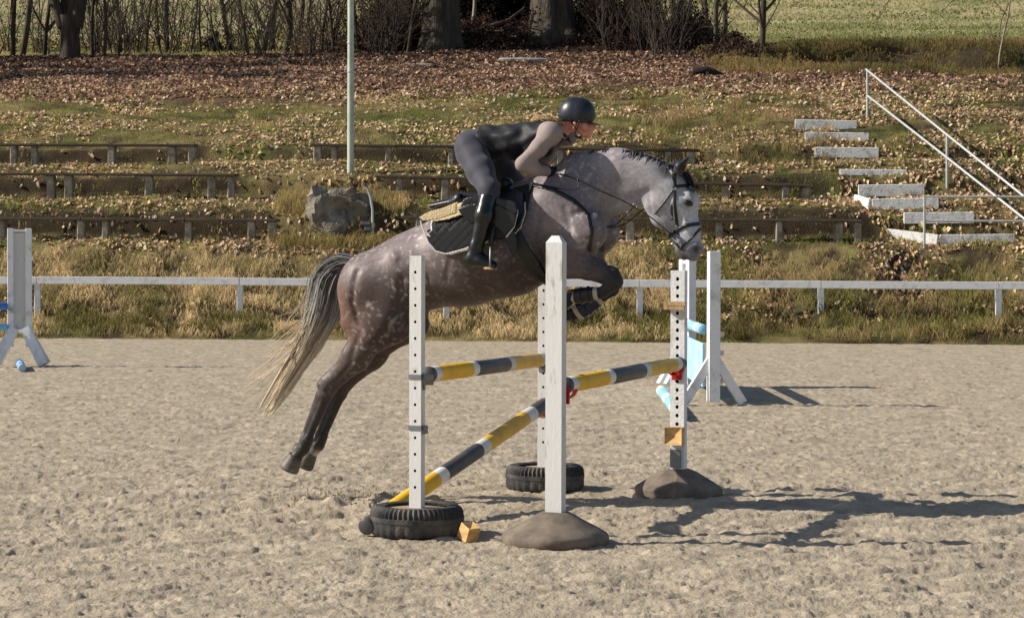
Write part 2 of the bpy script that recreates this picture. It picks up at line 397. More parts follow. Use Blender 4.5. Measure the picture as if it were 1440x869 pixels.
def hollow(x, v):  # mask of the painted bench shadow; also thins leaves and grass
    m = np.zeros(np.shape(x))
    for (h0, h1, a, b, r) in BENCH_SHADE: m = np.maximum(m, (v > h0) * (v < h1) * shade_mask(x, a, b, r))
    return m
def onbank(px, py):
    """the point of the hillside seen at a photo pixel"""
    vs = np.arange(-.1, 260, .04); d = ray(px, py)
    t = (EDGE + vs) / (d[1] + SHEAR * d[0]); X = CAM[0] + d[0] * t; Z = CAM[2] + d[2] * t
    hit = np.nonzero(Z < terr(X, vs))[0]
    i = hit[0] if len(hit) else len(vs) - 1
    return np.array([X[i], EDGE + vs[i] - SHEAR * X[i], Z[i]])
def vof(p): return p[1] - EDGE + SHEAR * p[0]
vr = list(np.arange(-1.2, 14, .08)) + list(np.arange(14, 26, .16)); q = .18
while vr[-1] < 700: vr.append(vr[-1] + q); q *= 1.06
xc = list(np.arange(-17.5, 17.5, .12)); q = .15; ext = []
p = 17.5
while p < 420: ext.append(p); p += q; q *= 1.13
xc = np.array([-e for e in reversed(ext)] + xc + ext); vr = np.array(vr)
XX, VV = np.meshgrid(xc, vr)
ZZ = terr(XX, VV)
YY = VV + EDGE - SHEAR * np.clip(XX, -60, 60)
def mix(a, b, t): return a * (1 - t[..., None]) + b * t[..., None]
n1 = fbm(XX / 1.2, VV / .9, 81, 4); n2 = fbm(XX / 5., VV / 4., 85, 3); n3 = fbm(XX / .35, VV / .3, 88, 3)
grass, dry, soil, litter = lin((94, 100, 50)), lin((152, 134, 92)), lin((68, 56, 44)), lin((104, 80, 64))
c = mix(np.broadcast_to(grass, XX.shape + (3,)), dry, np.clip(.5 + 1.2 * n1, 0, 1))
c = mix(c, soil, np.clip(.25 + 1.3 * n3 + .3 * sstep(3, 8, XX), 0, 1) * (1 - sstep(28, 40, VV)))
for (h0, h1, ha, hb_, hr) in BENCH_SHADE:
    c = mix(c, np.broadcast_to(lin((58, 47, 37)), XX.shape + (3,)), .9 * sstep(h0, h0 + .12, VV) * (1 - sstep(h1 - .15, h1, VV + .5 * n3)) * shade_mask(XX, ha, hb_, hr))  # shadow under the benches painted as darker soil
bnd = 13 + 1.2 * n2 - 1.0 * (XX < -4) + 2.2 * sstep(2, 6, XX)
c = mix(c, litter, sstep(bnd - .4, bnd + .4, VV) * (1 - sstep(4.5, 8.5, XX + 3 * n2) * sstep(17, 18.5, VV)))
fieldc = mix(np.broadcast_to(lin((120, 128, 72)), XX.shape + (3,)), lin((190, 174, 132)), np.clip(.4 + 1.1 * n2 + .9 * n1 + .5 * sstep(40, 110, VV), 0, 1))
c = mix(c, np.broadcast_to(lin((62, 50, 42)), XX.shape + (3,)), .85 * sstep(20.5, 22.5, VV + n2) * (1 - sstep(28, 30, VV + n2 - 8 * (XX > -6.5) * (XX < 5.5))) * (1 - sstep(5, 7, XX)))  # shade at the hedge foot painted into the ground colour
c = mix(c, np.broadcast_to(lin((66, 55, 42)), XX.shape + (3,)), .8 * sstep(5, 7.5, XX) * sstep(16.6, 17.6, VV + n2) * (1 - sstep(20, 20.8, VV + n2)))  # shaded side of the right-hand ditch, painted as a darker band
c = mix(c, fieldc, sstep(25, 27.5, VV + 2.2 * (XX > 6) - 3.0 * (XX < 5.5) - 8 * (XX > -6.5) * (XX < 5.5)))
nr, nc = XX.shape; ii = (np.arange(nr - 1)[:, None] * nc + np.arange(nc - 1)[None, :]).ravel()
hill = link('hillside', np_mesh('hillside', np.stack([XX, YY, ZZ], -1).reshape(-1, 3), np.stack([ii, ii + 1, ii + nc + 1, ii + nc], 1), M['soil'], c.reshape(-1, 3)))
hill['kind'] = 'structure'; hill['label'] = 'grassy bank rising past terraces and leaf litter to a pale field'

# ------------------------------------------------------------------ scattered ground cover (uncountable)
def scatter(n, x0, x1, v0, v1, dens=None):
    x = NR.uniform(x0, x1, n); v = NR.uniform(v0, v1, n)
    if dens is not None:
        k = NR.random(n) < dens(x, v); x, v = x[k], v[k]
    return x, v, EDGE + v - SHEAR * x, terr(x, v)
def flat(x, v): return (terr(x, v + .1) - terr(x, v - .1)) / .2 < .95
def leaves(name, sets, label):
    Vs, Fs, Cs, base = [], [], [], 0
    for (x, v, y, z, pal, size) in sets:
        n = len(x); a = NR.uniform(0, 2 * math.pi, n); s = NR.uniform(size[0], size[1], n)
        slope = (terr(x, v + .1) - terr(x, v - .1)) / .2
        e1 = np.stack([np.cos(a), np.sin(a), slope * np.sin(a)], 1)
        e2 = np.stack([-np.sin(a), np.cos(a), slope * np.cos(a)], 1)
        up = np.stack([np.zeros(n), -slope, np.ones(n)], 1)
        e1 = e1 + up * NR.normal(0, .45, (n, 1)); e2 = e2 + up * NR.normal(0, .45, (n, 1))
        P = np.stack([x, y, z + .015 + NR.random(n) * .03], 1); s = s[:, None]
        curl = s * NR.uniform(.0, .35, (n, 1))
        q = [P - e1 * s * .5, P + e2 * s * .33 + up * curl, P + e1 * s * .5 + up * curl * .3, P - e2 * s * .33 + up * curl]
        Vs.append(np.stack(q, 1).reshape(-1, 3)); b = base + np.arange(n) * 4
        Fs.append(np.stack([b, b + 1, b + 2], 1)); Fs.append(np.stack([b, b + 2, b + 3], 1)); base += 4 * n
        pal = np.array([lin(k) for k in pal]); cc = pal[NR.integers(0, len(pal), n)] * NR.uniform(.65, 1.25, (n, 1))
        Cs.append(np.repeat(cc, 4, 0))
    o = link(name, np_mesh(name, np.concatenate(Vs), Fs, M['leaf'], np.concatenate(Cs), smooth=False))
    o['kind'] = 'stuff'; o['label'] = label; return o
TAN = [(236, 206, 174), (226, 190, 156), (196, 156, 124), (244, 222, 194), (228, 204, 146), (140, 106, 82)]
BRN = [(160, 126, 104), (120, 94, 78), (196, 160, 132), (92, 72, 60), (222, 188, 158), (140, 108, 86)]
SHADED = [(84, 66, 56), (66, 52, 46), (104, 82, 68), (56, 46, 40), (120, 96, 80)]  # tree shade on the upper belt put into darker leaf colours
def d_bank(x, v):
    k = (.72 + 2.7 * fbm(x / 1.6, v / 1.0, 91, 3)) * np.where(flat(x, v), 1, .6)
    k = k * (1 - .85 * hollow(x, v))
    k = k * np.where(v < 2.5, np.where(x > 2.5, .65, .4), 1) * (1 + .5 * sstep(2, 6, x))
    k = k * np.where((v > 8.6) & (x < 3.5) & (x > -9), .42, 1)
    return k
def d_belt(x, v): return np.where(flat(x, v), 1, .12) * (1.0 + .8 * fbm(x / 2, v / 1.4, 95, 3)) * (1 - sstep(5.5, 8.5, x) * sstep(16.8, 18.5, v)) * np.where((v < 14.8) & (x > 2), .55, 1)
leaves('fallen_leaves', [scatter(76000, -17.3, 17.3, .3, 13.6, d_bank) + (TAN, (.05, .115)),
                         scatter(52000, -17, 15, 12.2, 24.5, d_belt) + (BRN, (.07, .14)),
                         scatter(6000, -17, 15, 12.5, 19, lambda x, v: flat(x, v) * 1.0) + (TAN, (.06, .11)),
                         scatter(34000, -17, 9, 18.0, 33, lambda x, v: flat(x, v) * (1 - sstep(5, 8, x)) * sstep(17.6, 21, v) * (1 - (v > 28) * (x < -6.5))) + (SHADED, (.07, .14))], 'dry brown and tan leaves lying over bank and belt')

def blades(name, sets, label):
    Vs, Fs, Cs, base = [], [], [], 0
    for (x, v, y, z, cols, ln, wd, lean, droop) in sets:
        n = len(x); a = NR.uniform(0, 2 * math.pi, n); L = NR.uniform(ln[0], ln[1], n)[:, None]
        if n in TA: a = TA[n] + NR.normal(0, .75, n); L = L * (.75 + .5 * np.abs(np.sin(TA[n] * 3.7)))[:, None]; cols = cols * (.72 + .56 * np.abs(np.sin(TA[n] * 5.3)))[:, None]
        dirx = np.stack([np.cos(a) * .8, np.sin(a) * .5 - lean, np.zeros(n)], 1) * NR.uniform(.35, 1.0, (n, 1))
        side = np.stack([-np.sin(a) * .4 + .7, np.cos(a) * .3, np.zeros(n)], 1) * (NR.uniform(wd[0], wd[1], n)[:, None])
        P = np.stack([x, y, z - .02], 1); up = np.array([[0, 0, 1.0]])
        P1 = P + up * L * .55 + dirx * L * .35
        P2 = P + up * L * (.62 - droop * .75) * NR.uniform(.6, 1.3, (n, 1)) + dirx * L * 1.0
        Vs.append(np.stack([P - side, P + side, P1 + side * .8, P1 - side * .8, P2], 1).reshape(-1, 3)); b = base + np.arange(n) * 5
        Fs.append(np.stack([b, b + 1, b + 2, b + 3], 1)); Fs.append(np.stack([b + 3, b + 2, b + 4], 1)); base += 5 * n
        Cs.append(np.repeat(cols, 5, 0))
    o = link(name, np_mesh(name, np.concatenate(Vs), Fs, M['blade'], np.concatenate(Cs), smooth=True))
    o['kind'] = 'stuff'; o['label'] = label; return o
def pal(x, v, A, B, seed, s=1.0):
    t = np.clip(.5 + 1.6 * fbm(x / (1.1 * s), v / (.7 * s), seed, 3) + NR.normal(0, .12, len(x)), 0, 1)
    return mix(np.broadcast_to(lin(A), (len(x), 3)), lin(B), t) * NR.uniform(.7, 1.25, (len(x), 1))
TA = {}
def tufts(n, per, x0, x1, v0, v1, dens=None, spread=.07):
    x, v, y, z = scatter(n, x0, x1, v0, v1, dens)
    x = np.repeat(x, per) + NR.normal(0, spread, len(x) * per); v = np.repeat(v, per) + NR.normal(0, spread, len(v) * per)
    v = np.maximum(v, .1); TA[len(x)] = np.repeat(NR.uniform(-math.pi, math.pi, len(x) // per), per); return x, v, EDGE + v - SHEAR * x, terr(x, v)
a = tufts(3700, 17, -17.4, 3.2, .12, 2.35, lambda x, v: .75 + 1.2 * fbm(x / 1.5, v / .8, 101, 2) - .35 * sstep(0, 3.2, x), .09)
b_ = tufts(2800, 10, 2.2, 17.4, .12, 2.5, lambda x, v: .42 + 1.2 * fbm(x / 1.5, v / .8, 103, 2))
c_ = scatter(92000, -17.3, 17.3, 2.6, 14.2, lambda x, v: (.75 + 1.5 * fbm(x / 1.4, v / .9, 105, 3)) * (1 - .75 * hollow(x, v)))
d_ = tufts(920, 26, -17.4, 17.4, .15, 1.1, lambda x, v: .5 + 1.4 * fbm(x / .9, v / .7, 107, 2), .06)
e_ = tufts(1800, 9, -17, 17, 2.6, 12.8, lambda x, v: .5 + 1.5 * fbm(x / 1.6, v / 1.1, 109, 2), .08)
f_ = tufts(330, 14, 3.0, 7.5, 6.6, 11.5, lambda x, v: .55 + 1.2 * fbm(x / 1.6, v / 1.1, 111, 2), .09)
g_ = tufts(420, 16, -5.1, -2.4, 2.7, 5.0, lambda x, v: (v > 3.9) + (v < 3.05) * .8, .08)
blades('bank_grass', [a + (pal(a[0], a[1], (208, 184, 140), (118, 112, 66), 121), (.09, .28), (.005, .011), .5, .95),
                      b_ + (pal(b_[0], b_[1], (124, 122, 66), (164, 144, 102), 123), (.12, .34), (.005, .011), .6, .9),
                      c_ + (pal(c_[0], c_[1], (102, 116, 52), (170, 156, 98), 125), (.06, .15), (.006, .011), .2, .25),
                      d_ + (pal(d_[0], d_[1], (84, 84, 44), (112, 102, 58), 127), (.15, .34), (.006, .011), .3, .35),
                      e_ + (pal(e_[0], e_[1], (108, 124, 52), (180, 162, 108), 129), (.1, .26), (.005, .011), .45, .8),
                      g_ + (pal(g_[0], g_[1], (186, 160, 112), (132, 118, 72), 133), (.2, .45), (.005, .010), .7, 1.0),
                      f_ + (pal(f_[0], f_[1], (168, 146, 104), (120, 108, 66), 131), (.16, .36), (.005, .010), .5, .9)],
       'dry and green grass covering the terraced bank')
k_ = scatter(26000, 6, 26, 22, 60, lambda x, v: 1.1 - sstep(30, 60, v) * .6)
k2 = scatter(42000, 4, 48, 45, 150, None)
l_ = scatter(16000, -24, 6, 29, 60, lambda x, v: 1.0 - (x > -6.5) * (v < 38))
h_ = tufts(3600, 12, 5.5, 16, 16.6, 23.5, lambda x, v: .75 + 1.4 * fbm(x / 1.6, v / 1.4, 113, 2), .12)
blades('field_grass', [k_ + (pal(k_[0], k_[1], (126, 140, 74), (184, 178, 128), 141, 2), (.10, .24), (.012, .03), 0, .3),
                       l_ + (pal(l_[0], l_[1], (150, 150, 80), (206, 180, 132), 143, 2), (.12, .28), (.012, .03), 0, .3),
                       k2 + (pal(k2[0], k2[1], (140, 144, 92), (200, 190, 146), 147, 4), (.12, .3), (.03, .07), 0, .3),
                      h_ + (pal(h_[0], h_[1], (104, 98, 58), (150, 128, 84), 145, 2), (.15, .4), (.008, .016), .3, .5)],
       'short pale grass of the field beyond the trees')

# ------------------------------------------------------------------ jump stands and poles
PA = math.atan2(2.72, 0.87)                      # heading of the poles (towards far right)
def rotz(a): return np.array([[math.cos(a), -math.sin(a), 0], [math.sin(a), math.cos(a), 0], [0, 0, 1]])
def post_mesh(name, parent, w, d, z0, z1, holes, rad, mats, square=False, point=0.0, bev=.006):
    """square timber post with its long side holes bored into the -Y face"""
    b = MB(); hw, hd = w / 2, d / 2
    n = 8
    def cell(za, zb, zc):
        vs = [(-hw, -hd, za), (hw, -hd, za), (hw, -hd, zb), (-hw, -hd, zb)]
        ring = []
        for k in range(n):
            q = 2 * math.pi * (k + .5) / n
            ring.append((rad * math.cos(q), -hd, zc + rad * math.sin(q) * (1.15 if square else 1)))
        ring2 = [(x, -hd + .05, z) for x, y, z in ring]
        o = 0
        vs2 = vs + ring + ring2
        # corners -> ring fan; ring index 0..7 ccw from angle 22.5
        cor = [2, 3, 0, 1]                           # corner for quadrant starting at +x+z
        fs = []
        R0 = 4
        for qd in range(4):
            k0, k1 = R0 + (2 * qd) % 8, R0 + (2 * qd + 1) % 8
            fs.append((cor[qd], k1, k0))
            nx = R0 + (2 * qd + 2) % 8
            fs.append((cor[qd], cor[(qd + 1) % 4], nx, k1))
        b.add(vs2, fs, 0)
        tf = []
        for k in range(n): tf.append((R0 + k, R0 + (k + 1) % n, R0 + n + (k + 1) % n, R0 + n + k))
        tf.append(tuple(R0 + n + k for k in range(n)))
        b.add(vs2, tf, 1)
    zs = [z0]; hs = sorted(holes)
    for i in range(len(hs) - 1): zs.append((hs[i] + hs[i + 1]) / 2)
    if hs:
        first = hs[0] - (hs[1] - hs[0]) / 2 if len(hs) > 1 else hs[0] - .05
        last = hs[-1] + (hs[-1] - hs[-2]) / 2 if len(hs) > 1 else hs[0] + .05
        bounds = [first] + [(hs[i] + hs[i + 1]) / 2 for i in range(len(hs) - 1)] + [last]
        for i, zc in enumerate(hs): cell(bounds[i], bounds[i + 1], zc)
        for za, zb in ((z0, first), (last, z1)):
            b.add([(-hw, -hd, za), (hw, -hd, za), (hw, -hd, zb), (-hw, -hd, zb)], [(0, 1, 2, 3)])
    else: b.add([(-hw, -hd, z0), (hw, -hd, z0), (hw, -hd, z1), (-hw, -hd, z1)], [(0, 1, 2, 3)])
    sides = [((hw, -hd), (hw, hd)), ((hw, hd), (-hw, hd)), ((-hw, hd), (-hw, -hd))]
    for (p, q_) in sides:
        b.add([(p[0], p[1], z0), (q_[0], q_[1], z0), (q_[0], q_[1], z1), (p[0], p[1], z1)], [(0, 1, 2, 3)])
    if point:
        t = .45
        vs = [(-hw, -hd, z1), (hw, -hd, z1), (hw, hd, z1), (-hw, hd, z1), (-hw * t, -hd * t, z1 + point), (hw * t, -hd * t, z1 + point), (hw * t, hd * t, z1 + point), (-hw * t, hd * t, z1 + point)]
        b.add(vs, [(0, 1, 5, 4), (1, 2, 6, 5), (2, 3, 7, 6), (3, 0, 4, 7), (4, 5, 6, 7)])
    else: b.add([(-hw, -hd, z1), (hw, -hd, z1), (hw, hd, z1), (-hw, hd, z1)], [(0, 1, 2, 3)])
    return b.build(name, mats, parent)

def tyre(parent, Rr=.288, h=.185, seed=0):
    rg = random.Random(seed)
    prof = [(Rr * .70, .165), (Rr * .68, .178), (Rr * .76, h), (Rr * .88, h - .002), (Rr * .95, h - .018), (Rr * .985, h - .036), (Rr * .99, h - .062),
            (Rr, h - .066), (Rr, h - .092), (Rr * .985, h - .096), (Rr * .99, h - .125), (Rr * .985, h - .155), (Rr * .95, .012), (Rr * .88, 0), (Rr * .7, 0)]
    prof = [(r, z) for r, z in prof]; prof.reverse()
    n = 112; np_ = len(prof)
    def rf(i, k, r):
        j = np_ - 1 - i
        if j in (4, 5, 6): return r - (.013 if k % 2 else 0)
        if j in (10, 11, 12) : return r - (.009 if k % 4 == 0 else 0)
        return r
    b = MB(); b.lathe(prof, n, rfun=rf); b.f.pop(); b.m.pop()
    t = b.build('tyre', M['tyre'], parent, smooth=True, angle=35)
    b = MB(); b.lathe([(Rr * .70, .02), (Rr * .70, .158), (Rr * .5, .166), (.0, .168)], 28)
    b.build('filling', M['boardtop'], parent, smooth=True, angle=40)
    return t
def foot_cone(parent, sides=10, Rr=.318, h=.19, soft=True, rz=0):
    b = MB(); prof = [(Rr * .97, 0), (Rr, .012), (Rr, .05), (Rr * .965, .066), (Rr * .8, .096), (Rr * .52, .142), (Rr * .33, h - .012), (Rr * .26, h - .002), (0, h)]
    if not soft: prof = [(Rr * .98, 0), (Rr, .01), (Rr * .985, .055), (Rr * .93, .074), (Rr * .40, h - .016), (Rr * .27, h), (0, h + .001)]
    b.lathe(prof, sides)
    o = b.build('rubber_foot', M['cone'], parent, smooth=soft, angle=50); o.rotation_euler.z = rz; return o
def cup(parent, p, m, rz, name='jump_cup'):
    """a shallow curved cup on a back plate; rz turns its open side"""
    b = MB(); pts = []
    for k in range(9):
        q = math.pi * (1.02 + .96 * k / 8); pts.append((math.cos(q) * .058, math.sin(q) * .058 + .012))
    vs, fs = [], []
    for (x, z) in pts:
        k = 1.14; vs += [(x, 0, z), (x, .05, z), (x * k, .05, z * k), (x * k, 0, z * k)]
    for i in range(8):
        a, c2 = i * 4, i * 4 + 4
        for j in range(4): fs.append((a + j, a + (j + 1) % 4, c2 + (j + 1) % 4, c2 + j))
    fs += [(0, 1, 2, 3), (35, 34, 33, 32)]
    b.add(vs, fs); b.box((0, -.004, -.03), (.07, .012, .10))
    o = b.build(name, m, parent, p); o.rotation_euler.z = rz; return o

SA = PA - math.pi / 2                            # local +y runs along the pole
# near left stand
p1 = (-.576, 13.86, 0)
s1 = thing('jump_stand', 'white holed post standing in a dusty tyre at the near left of the jump', 'jump stand', p1, math.radians(-27), 'jump stands of the oxer')
post_mesh('post', s1, .082, .05, .165, 1.70, [1.6 - .1005 * k for k in range(14)], .0095, [M['white'], M['hole']])
tyre(s1, seed=1)
for zc in (.965, .655):
    b = MB(); b.box((0, -.0015, zc), (.089, .058, .028)); b.box((.05, .01, zc - .012), (.012, .05, .05)); b.build('metal_band', M['steel'], s1)
cup(s1, (.045, .02, .965), M['steel'], math.radians(-60))
# near right stand
p2 = (.26, 13.46, 0)
s2 = thing('jump_stand', 'solid white post with chamfered top on a round brown rubber foot', 'jump stand', p2, math.radians(-27), 'jump stands of the oxer')
post_mesh('post', s2, .106, .062, .185, 1.78, [], .01, [M['white'], M['hole']], point=.04)
foot_cone(s2, 40)
cup(s2, (.03, .055, .905), M['red'], 0)
# far left stand
p3 = (.243, 16.56, 0)
s3 = thing('jump_stand', 'white holed post in a tyre, mostly hidden behind the chamfered post', 'jump stand', p3, math.radians(-25), 'jump stands of the oxer')
post_mesh('post', s3, .09, .07, .165, 1.52, [1.45 - .1 * k for k in range(12)], .0095, [M['white'], M['hole']])
tyre(s3, seed=2)
cup(s3, (0, -.04, .94), M['steel'], math.pi); cup(s3, (0, -.04, .615), M['red'], math.pi)
b = MB(); b.box((.115, -.02, .27), (.03, .03, .16), bev=.006); b.build('red_peg', M['red'], s3)
# far right stand
p4 = (1.187, 16.2, 0)
s4 = thing('jump_stand', 'holed white post on a faceted foot with wooden blocks, below the horse head', 'jump stand', p4, math.radians(-22), 'jump stands of the oxer')
post_mesh('post', s4, .104, .07, .185, 1.60, [1.54 - .0605 * k for k in range(20)], .0125, [M['greywhite'], M['hole']], square=True)
foot_cone(s4, 8, soft=False, rz=.25)
b = MB(); b.box((-.002, -.06, 1.365), (.135, .03, .03)); b.box((-.002, -.058, 1.335), (.12, .03, .024)); b.box((-.075, -.05, 1.348), (.03, .05, .05)); b.build('wooden_clip', M['palewood'], s4)
b = MB(); h = .06; zc = .43
vs = [(-h, -.045, zc - h), (h, -.045, zc - h), (h, -.045, zc + h), (-h, -.045, zc + h), (-h * 1.05, -.125, zc - h * 1.05), (h * 1.05, -.125, zc - h * 1.05), (h * 1.05, -.125, zc + h * 1.05), (-h * 1.05, -.125, zc + h * 1.05), (0, -.095, zc)]
b.add(vs, [(0, 4, 5, 1), (1, 5, 6, 2), (2, 6, 7, 3), (3, 7, 4, 0), (4, 8, 5), (5, 8, 6), (6, 8, 7), (7, 8, 4), (0, 1, 2, 3)]); b.build('wooden_block', M['yellowwood'], s4)
b = MB(); b.box((-.008, -.047, .265), (.075, .012, .13)); b.build('grey_plate', M['steel'], s4)
cup(s4, (0, -.05, .905), M['red'], math.pi)

DK, WH, YE = (66, 66, 70), (222, 220, 214), (230, 180, 34)
def pole(name, label, a, b_, stops, rad=.05, group='banded jump poles'):
    a, b_ = np.asarray(a, float), np.asarray(b_, float); d = b_ - a; L = np.linalg.norm(d)
    m = MB(); e = .006
    m.tube([(0, 0, 0), (e, 0, 0), (L - e, 0, 0), (L, 0, 0)], [rad - e, rad, rad, rad - e], 20)
    sc = stops[-1][0]; st = [(x / sc * L, c2) for x, c2 in stops]
    o = m.build(name, band_mat('banded_paint', st), None, smooth=True, angle=50)
    o.location = a; o.rotation_euler = Vector(d).to_track_quat('X', 'Z').to_euler()
    tag(o, label, 'jump pole', group); return o
bands = lambda: [(0, DK), (.055, WH), (.155, YE), (.72, WH), (.82, DK), (1.48, WH), (1.58, YE), (2.18, WH), (2.28, DK), (2.34, DK), (2.84, DK)]
def b3(x): return [(0, DK), (.05, WH), (.17, YE), (.86, WH), (.98, DK), (1.75, WH), (1.87, YE), (2.6, WH), (2.72, DK), (2.84, DK)]
pole('jump_pole', 'raised yellow and dark banded pole behind the near left holed post', at(601, 527, 13.97), at(768, 505, 16.62), b3(0))
pole('jump_pole', 'raised yellow and dark banded pole ending at the red cup below the horse head', at(793, 542, 13.56), at(957, 511, 16.2), b3(0))
pole('jump_pole', 'slanting banded pole with one end on the sand behind the near tyre', ground(514, 741, .058), at(766, 569, 16.42),
     [(0, DK), (.12, WH), (.24, YE), (.98, WH), (1.10, DK), (1.66, WH), (1.78, YE), (2.46, WH), (2.6, DK), (2.84, DK)], .052)
# small wooden block against the near tyre
pb = ground(655, 760)
b = MB(); h = .047; ax = Matrix.Rotation(math.radians(38), 3, 'Z') @ Matrix.Rotation(math.radians(24), 3, 'X')
vs = [(-h, -h, -h), (h, -h, -h), (h, h, -h), (-h, h, -h), (-h * .9, -h * .9, h), (h * .9, -h * .9, h), (h * .9, h * .9, h), (-h * .9, h * .9, h), (0, 0, h * .55)]
vs = [tuple(ax @ Vector(q)) for q in vs]
b.add(vs, [(3, 2, 1, 0), (0, 1, 5, 4), (1, 2, 6, 5), (2, 3, 7, 6), (3, 0, 4, 7), (4, 5, 8), (5, 6, 8), (6, 7, 8), (7, 4, 8)])
o = b.build('wooden_block', M['yellowwood'], None, (pb[0] + .02, pb[1] + .02, .05)); tag(o, 'small yellow wooden block tipped against the near left tyre', 'wooden block')

# ------------------------------------------------------------------ the two wing fences behind
def wing(label, base, rz, H, W=.34, fx=False, single=False, group='white wing stands at the back'):
    t = thing('wing_stand', label, 'wing stand', base, rz, group)
    for sx in ((0,) if single else (-1, 1)):
        b = MB(); b.box((sx * (W / 2 - .045), 0, (H + (.3 if fx else .04)) / 2), (.15 if single else .09, .13 if single else .11, H - (.3 if fx else .04)), bev=.006); b.build('upright', M['greywhite'], t)
        for sy in (-1, 1):                        # splayed feet
            b = MB(); a = np.array([sx * (W / 2 - .045), sy * .03, .52]); c2 = np.array([sx * (W / 2 - .045), sy * .34, .03])
            if fx: a = np.array([sy * (W / 2 - .10), sx * .065, .58]); c2 = np.array([sy * (W / 2 + .19), sx * .24, .03])
            d = c2 - a; L = np.linalg.norm(d); dz = d / L; dx = np.array([0, 1.0, 0]) if fx else np.array([1.0, 0, 0]); dx = dx - dz * (dx @ dz); dx /= np.linalg.norm(dx); dy = np.cross(dz, dx)
            b.box((a + c2) / 2 + np.array([sx * .003, 0, 0]), (.085, .15 if fx else .10, L), np.stack([dx, dy, dz], 1)); b.build('foot', M['greywhite'], t)
    if single: return t
    if fx or H < 1.7:
        b = MB(); b.box((0, .012, (.56 + H - .07) / 2), (W - .18, .03, H - .07 - .56)); b.build('panel', M['white'], t)
    else:
        b = MB(); b.box((0, 0, .6), (W - .184, .09, .07)); b.build('cross_bar', M['greywhite'], t)
    b = MB(); b.box((0, 0, H - .035), (W - .184, .09, .04)); b.build('top_bar', M['greywhite'], t)
    return t
pl = ground(28, 515); wl = wing('white wing stand with blue poles at the left edge', pl, math.radians(8), 2.10, .36, True)
for (z, m, lab) in ((.92, 'bluepaint', 'bright blue pole on the left wing stand, upper one'), (.60, 'lightblue', 'pale blue pole on the left wing stand, lower one')):
    a = np.array([pl[0] - .16, pl[1] - .12, z]); b_ = a + np.array([-3.0, -.5, 0])
    st = [(0, (58, 122, 204) if m == 'bluepaint' else (128, 190, 226)), (.9, WH), (1.2, (58, 122, 204)), (2.4, WH), (2.7, (58, 122, 204)), (3.0, (58, 122, 204))]
    pole('blue_pole', lab, a, b_, st, .055, 'blue poles at the back')
    cup(wl, (-.12, -.06, z - .03), M['white'], math.pi)
a = ground(31, 517, .06); pole('blue_pole', 'blue and white pole lying between the feet of the left wing stand', a, a + np.array([-.36, 1.5, 0]),
     [(0, (176, 206, 232)), (.3, (58, 122, 204)), (1.2, WH), (1.6, (58, 122, 204)), (2.6, WH), (2.86, WH)], .06, 'blue poles at the back')
pr = ground(1003, 570); pq = ground(966, 544)
rdir = (pq - pr); rdir[2] = 0; ra = math.atan2(rdir[1], rdir[0])
wr = wing('white wing stand seen edge-on right of the far holed post', pr, ra + math.radians(186), 1.76, .34, single=True)
wq = wing('white wing stand behind the far holed post and horse muzzle', pq, ra + math.radians(205), 1.66, .27)
def along(t, z, off=0.0): return pr + rdir * t + np.array([off, 0, z])
LB = (140, 198, 226)
pole('blue_pole', 'light blue and white pole on top of the right wing fence', along(.06, .86, -.1), along(.98, .86, -.1), [(0, LB), (.3, WH), (.55, LB), (1.2, WH), (1.5, LB), (2.2, WH), (2.5, LB)], .06, 'blue poles at the back')
b = MB(); ux = rdir / np.linalg.norm(rdir); uy = np.array([-ux[1], ux[0], 0]); Lr = np.linalg.norm(rdir)
b.box(along(.5, .45, -.1), (Lr * .92, .03, .5), np.stack([ux, uy, [0, 0, 1]], 1), bev=.004)
o = b.build('blue_plank', M['lightblue'], None); tag(o, 'wide light blue plank hung on the right wing fence', 'plank')
ga, gb_ = ground(930, 549, .06), ground(958, 585, .06)
pole('blue_pole', 'light blue and white ground pole left of the far holed post', ga, gb_, [(0, WH), (.25, LB), (.8, WH), (1.1, LB), (1.7, WH), (2.0, LB), (2.4, LB)], .065, 'blue poles at the back')
for z in (.83, .62, .3): cup(wr, (-.05, .07, z), M['white'], 0)

# ------------------------------------------------------------------ arena rail
fx = [-510, -230, 52, 337, 628, 900, 1155, 1405, 1680, 1960]
ft = thing('arena_rail', 'low white wooden rail fence along the foot of the bank', 'fence', atv(720, 470, .9), 0)
finv = np.array(ft.location)
def ry(px): return 388.5 + 7.5 * px / 1440
tops = []
for px in fx:
    t = atv(px, ry(px), .9); g = terr(t[0], .9) - .25; tops.append(t)
    b = MB(); zt = t[2] - .02; b.box(np.array([t[0], t[1] + .06, (g + zt) / 2]) - finv, (.125, .085, zt - g), bev=.008, taper=.97); b.build('post', M['greywhite'], ft)
for i in range(len(fx) - 1):
    a, c2 = tops[i].copy(), tops[i + 1].copy(); d = c2 - a; L = np.linalg.norm(d); dx = d / L; dy = np.cross([0, 0, 1], dx); dy /= np.linalg.norm(dy)
    b = MB(); b.box((a + c2) / 2 - finv + np.array([0, 0, -.078 + R.uniform(-.006, .006)]), (L - .012, .045, .15), np.stack([dx, dy, np.cross(dx, dy)], 1), bev=.005); b.build('rail', M['greywhite'], ft)

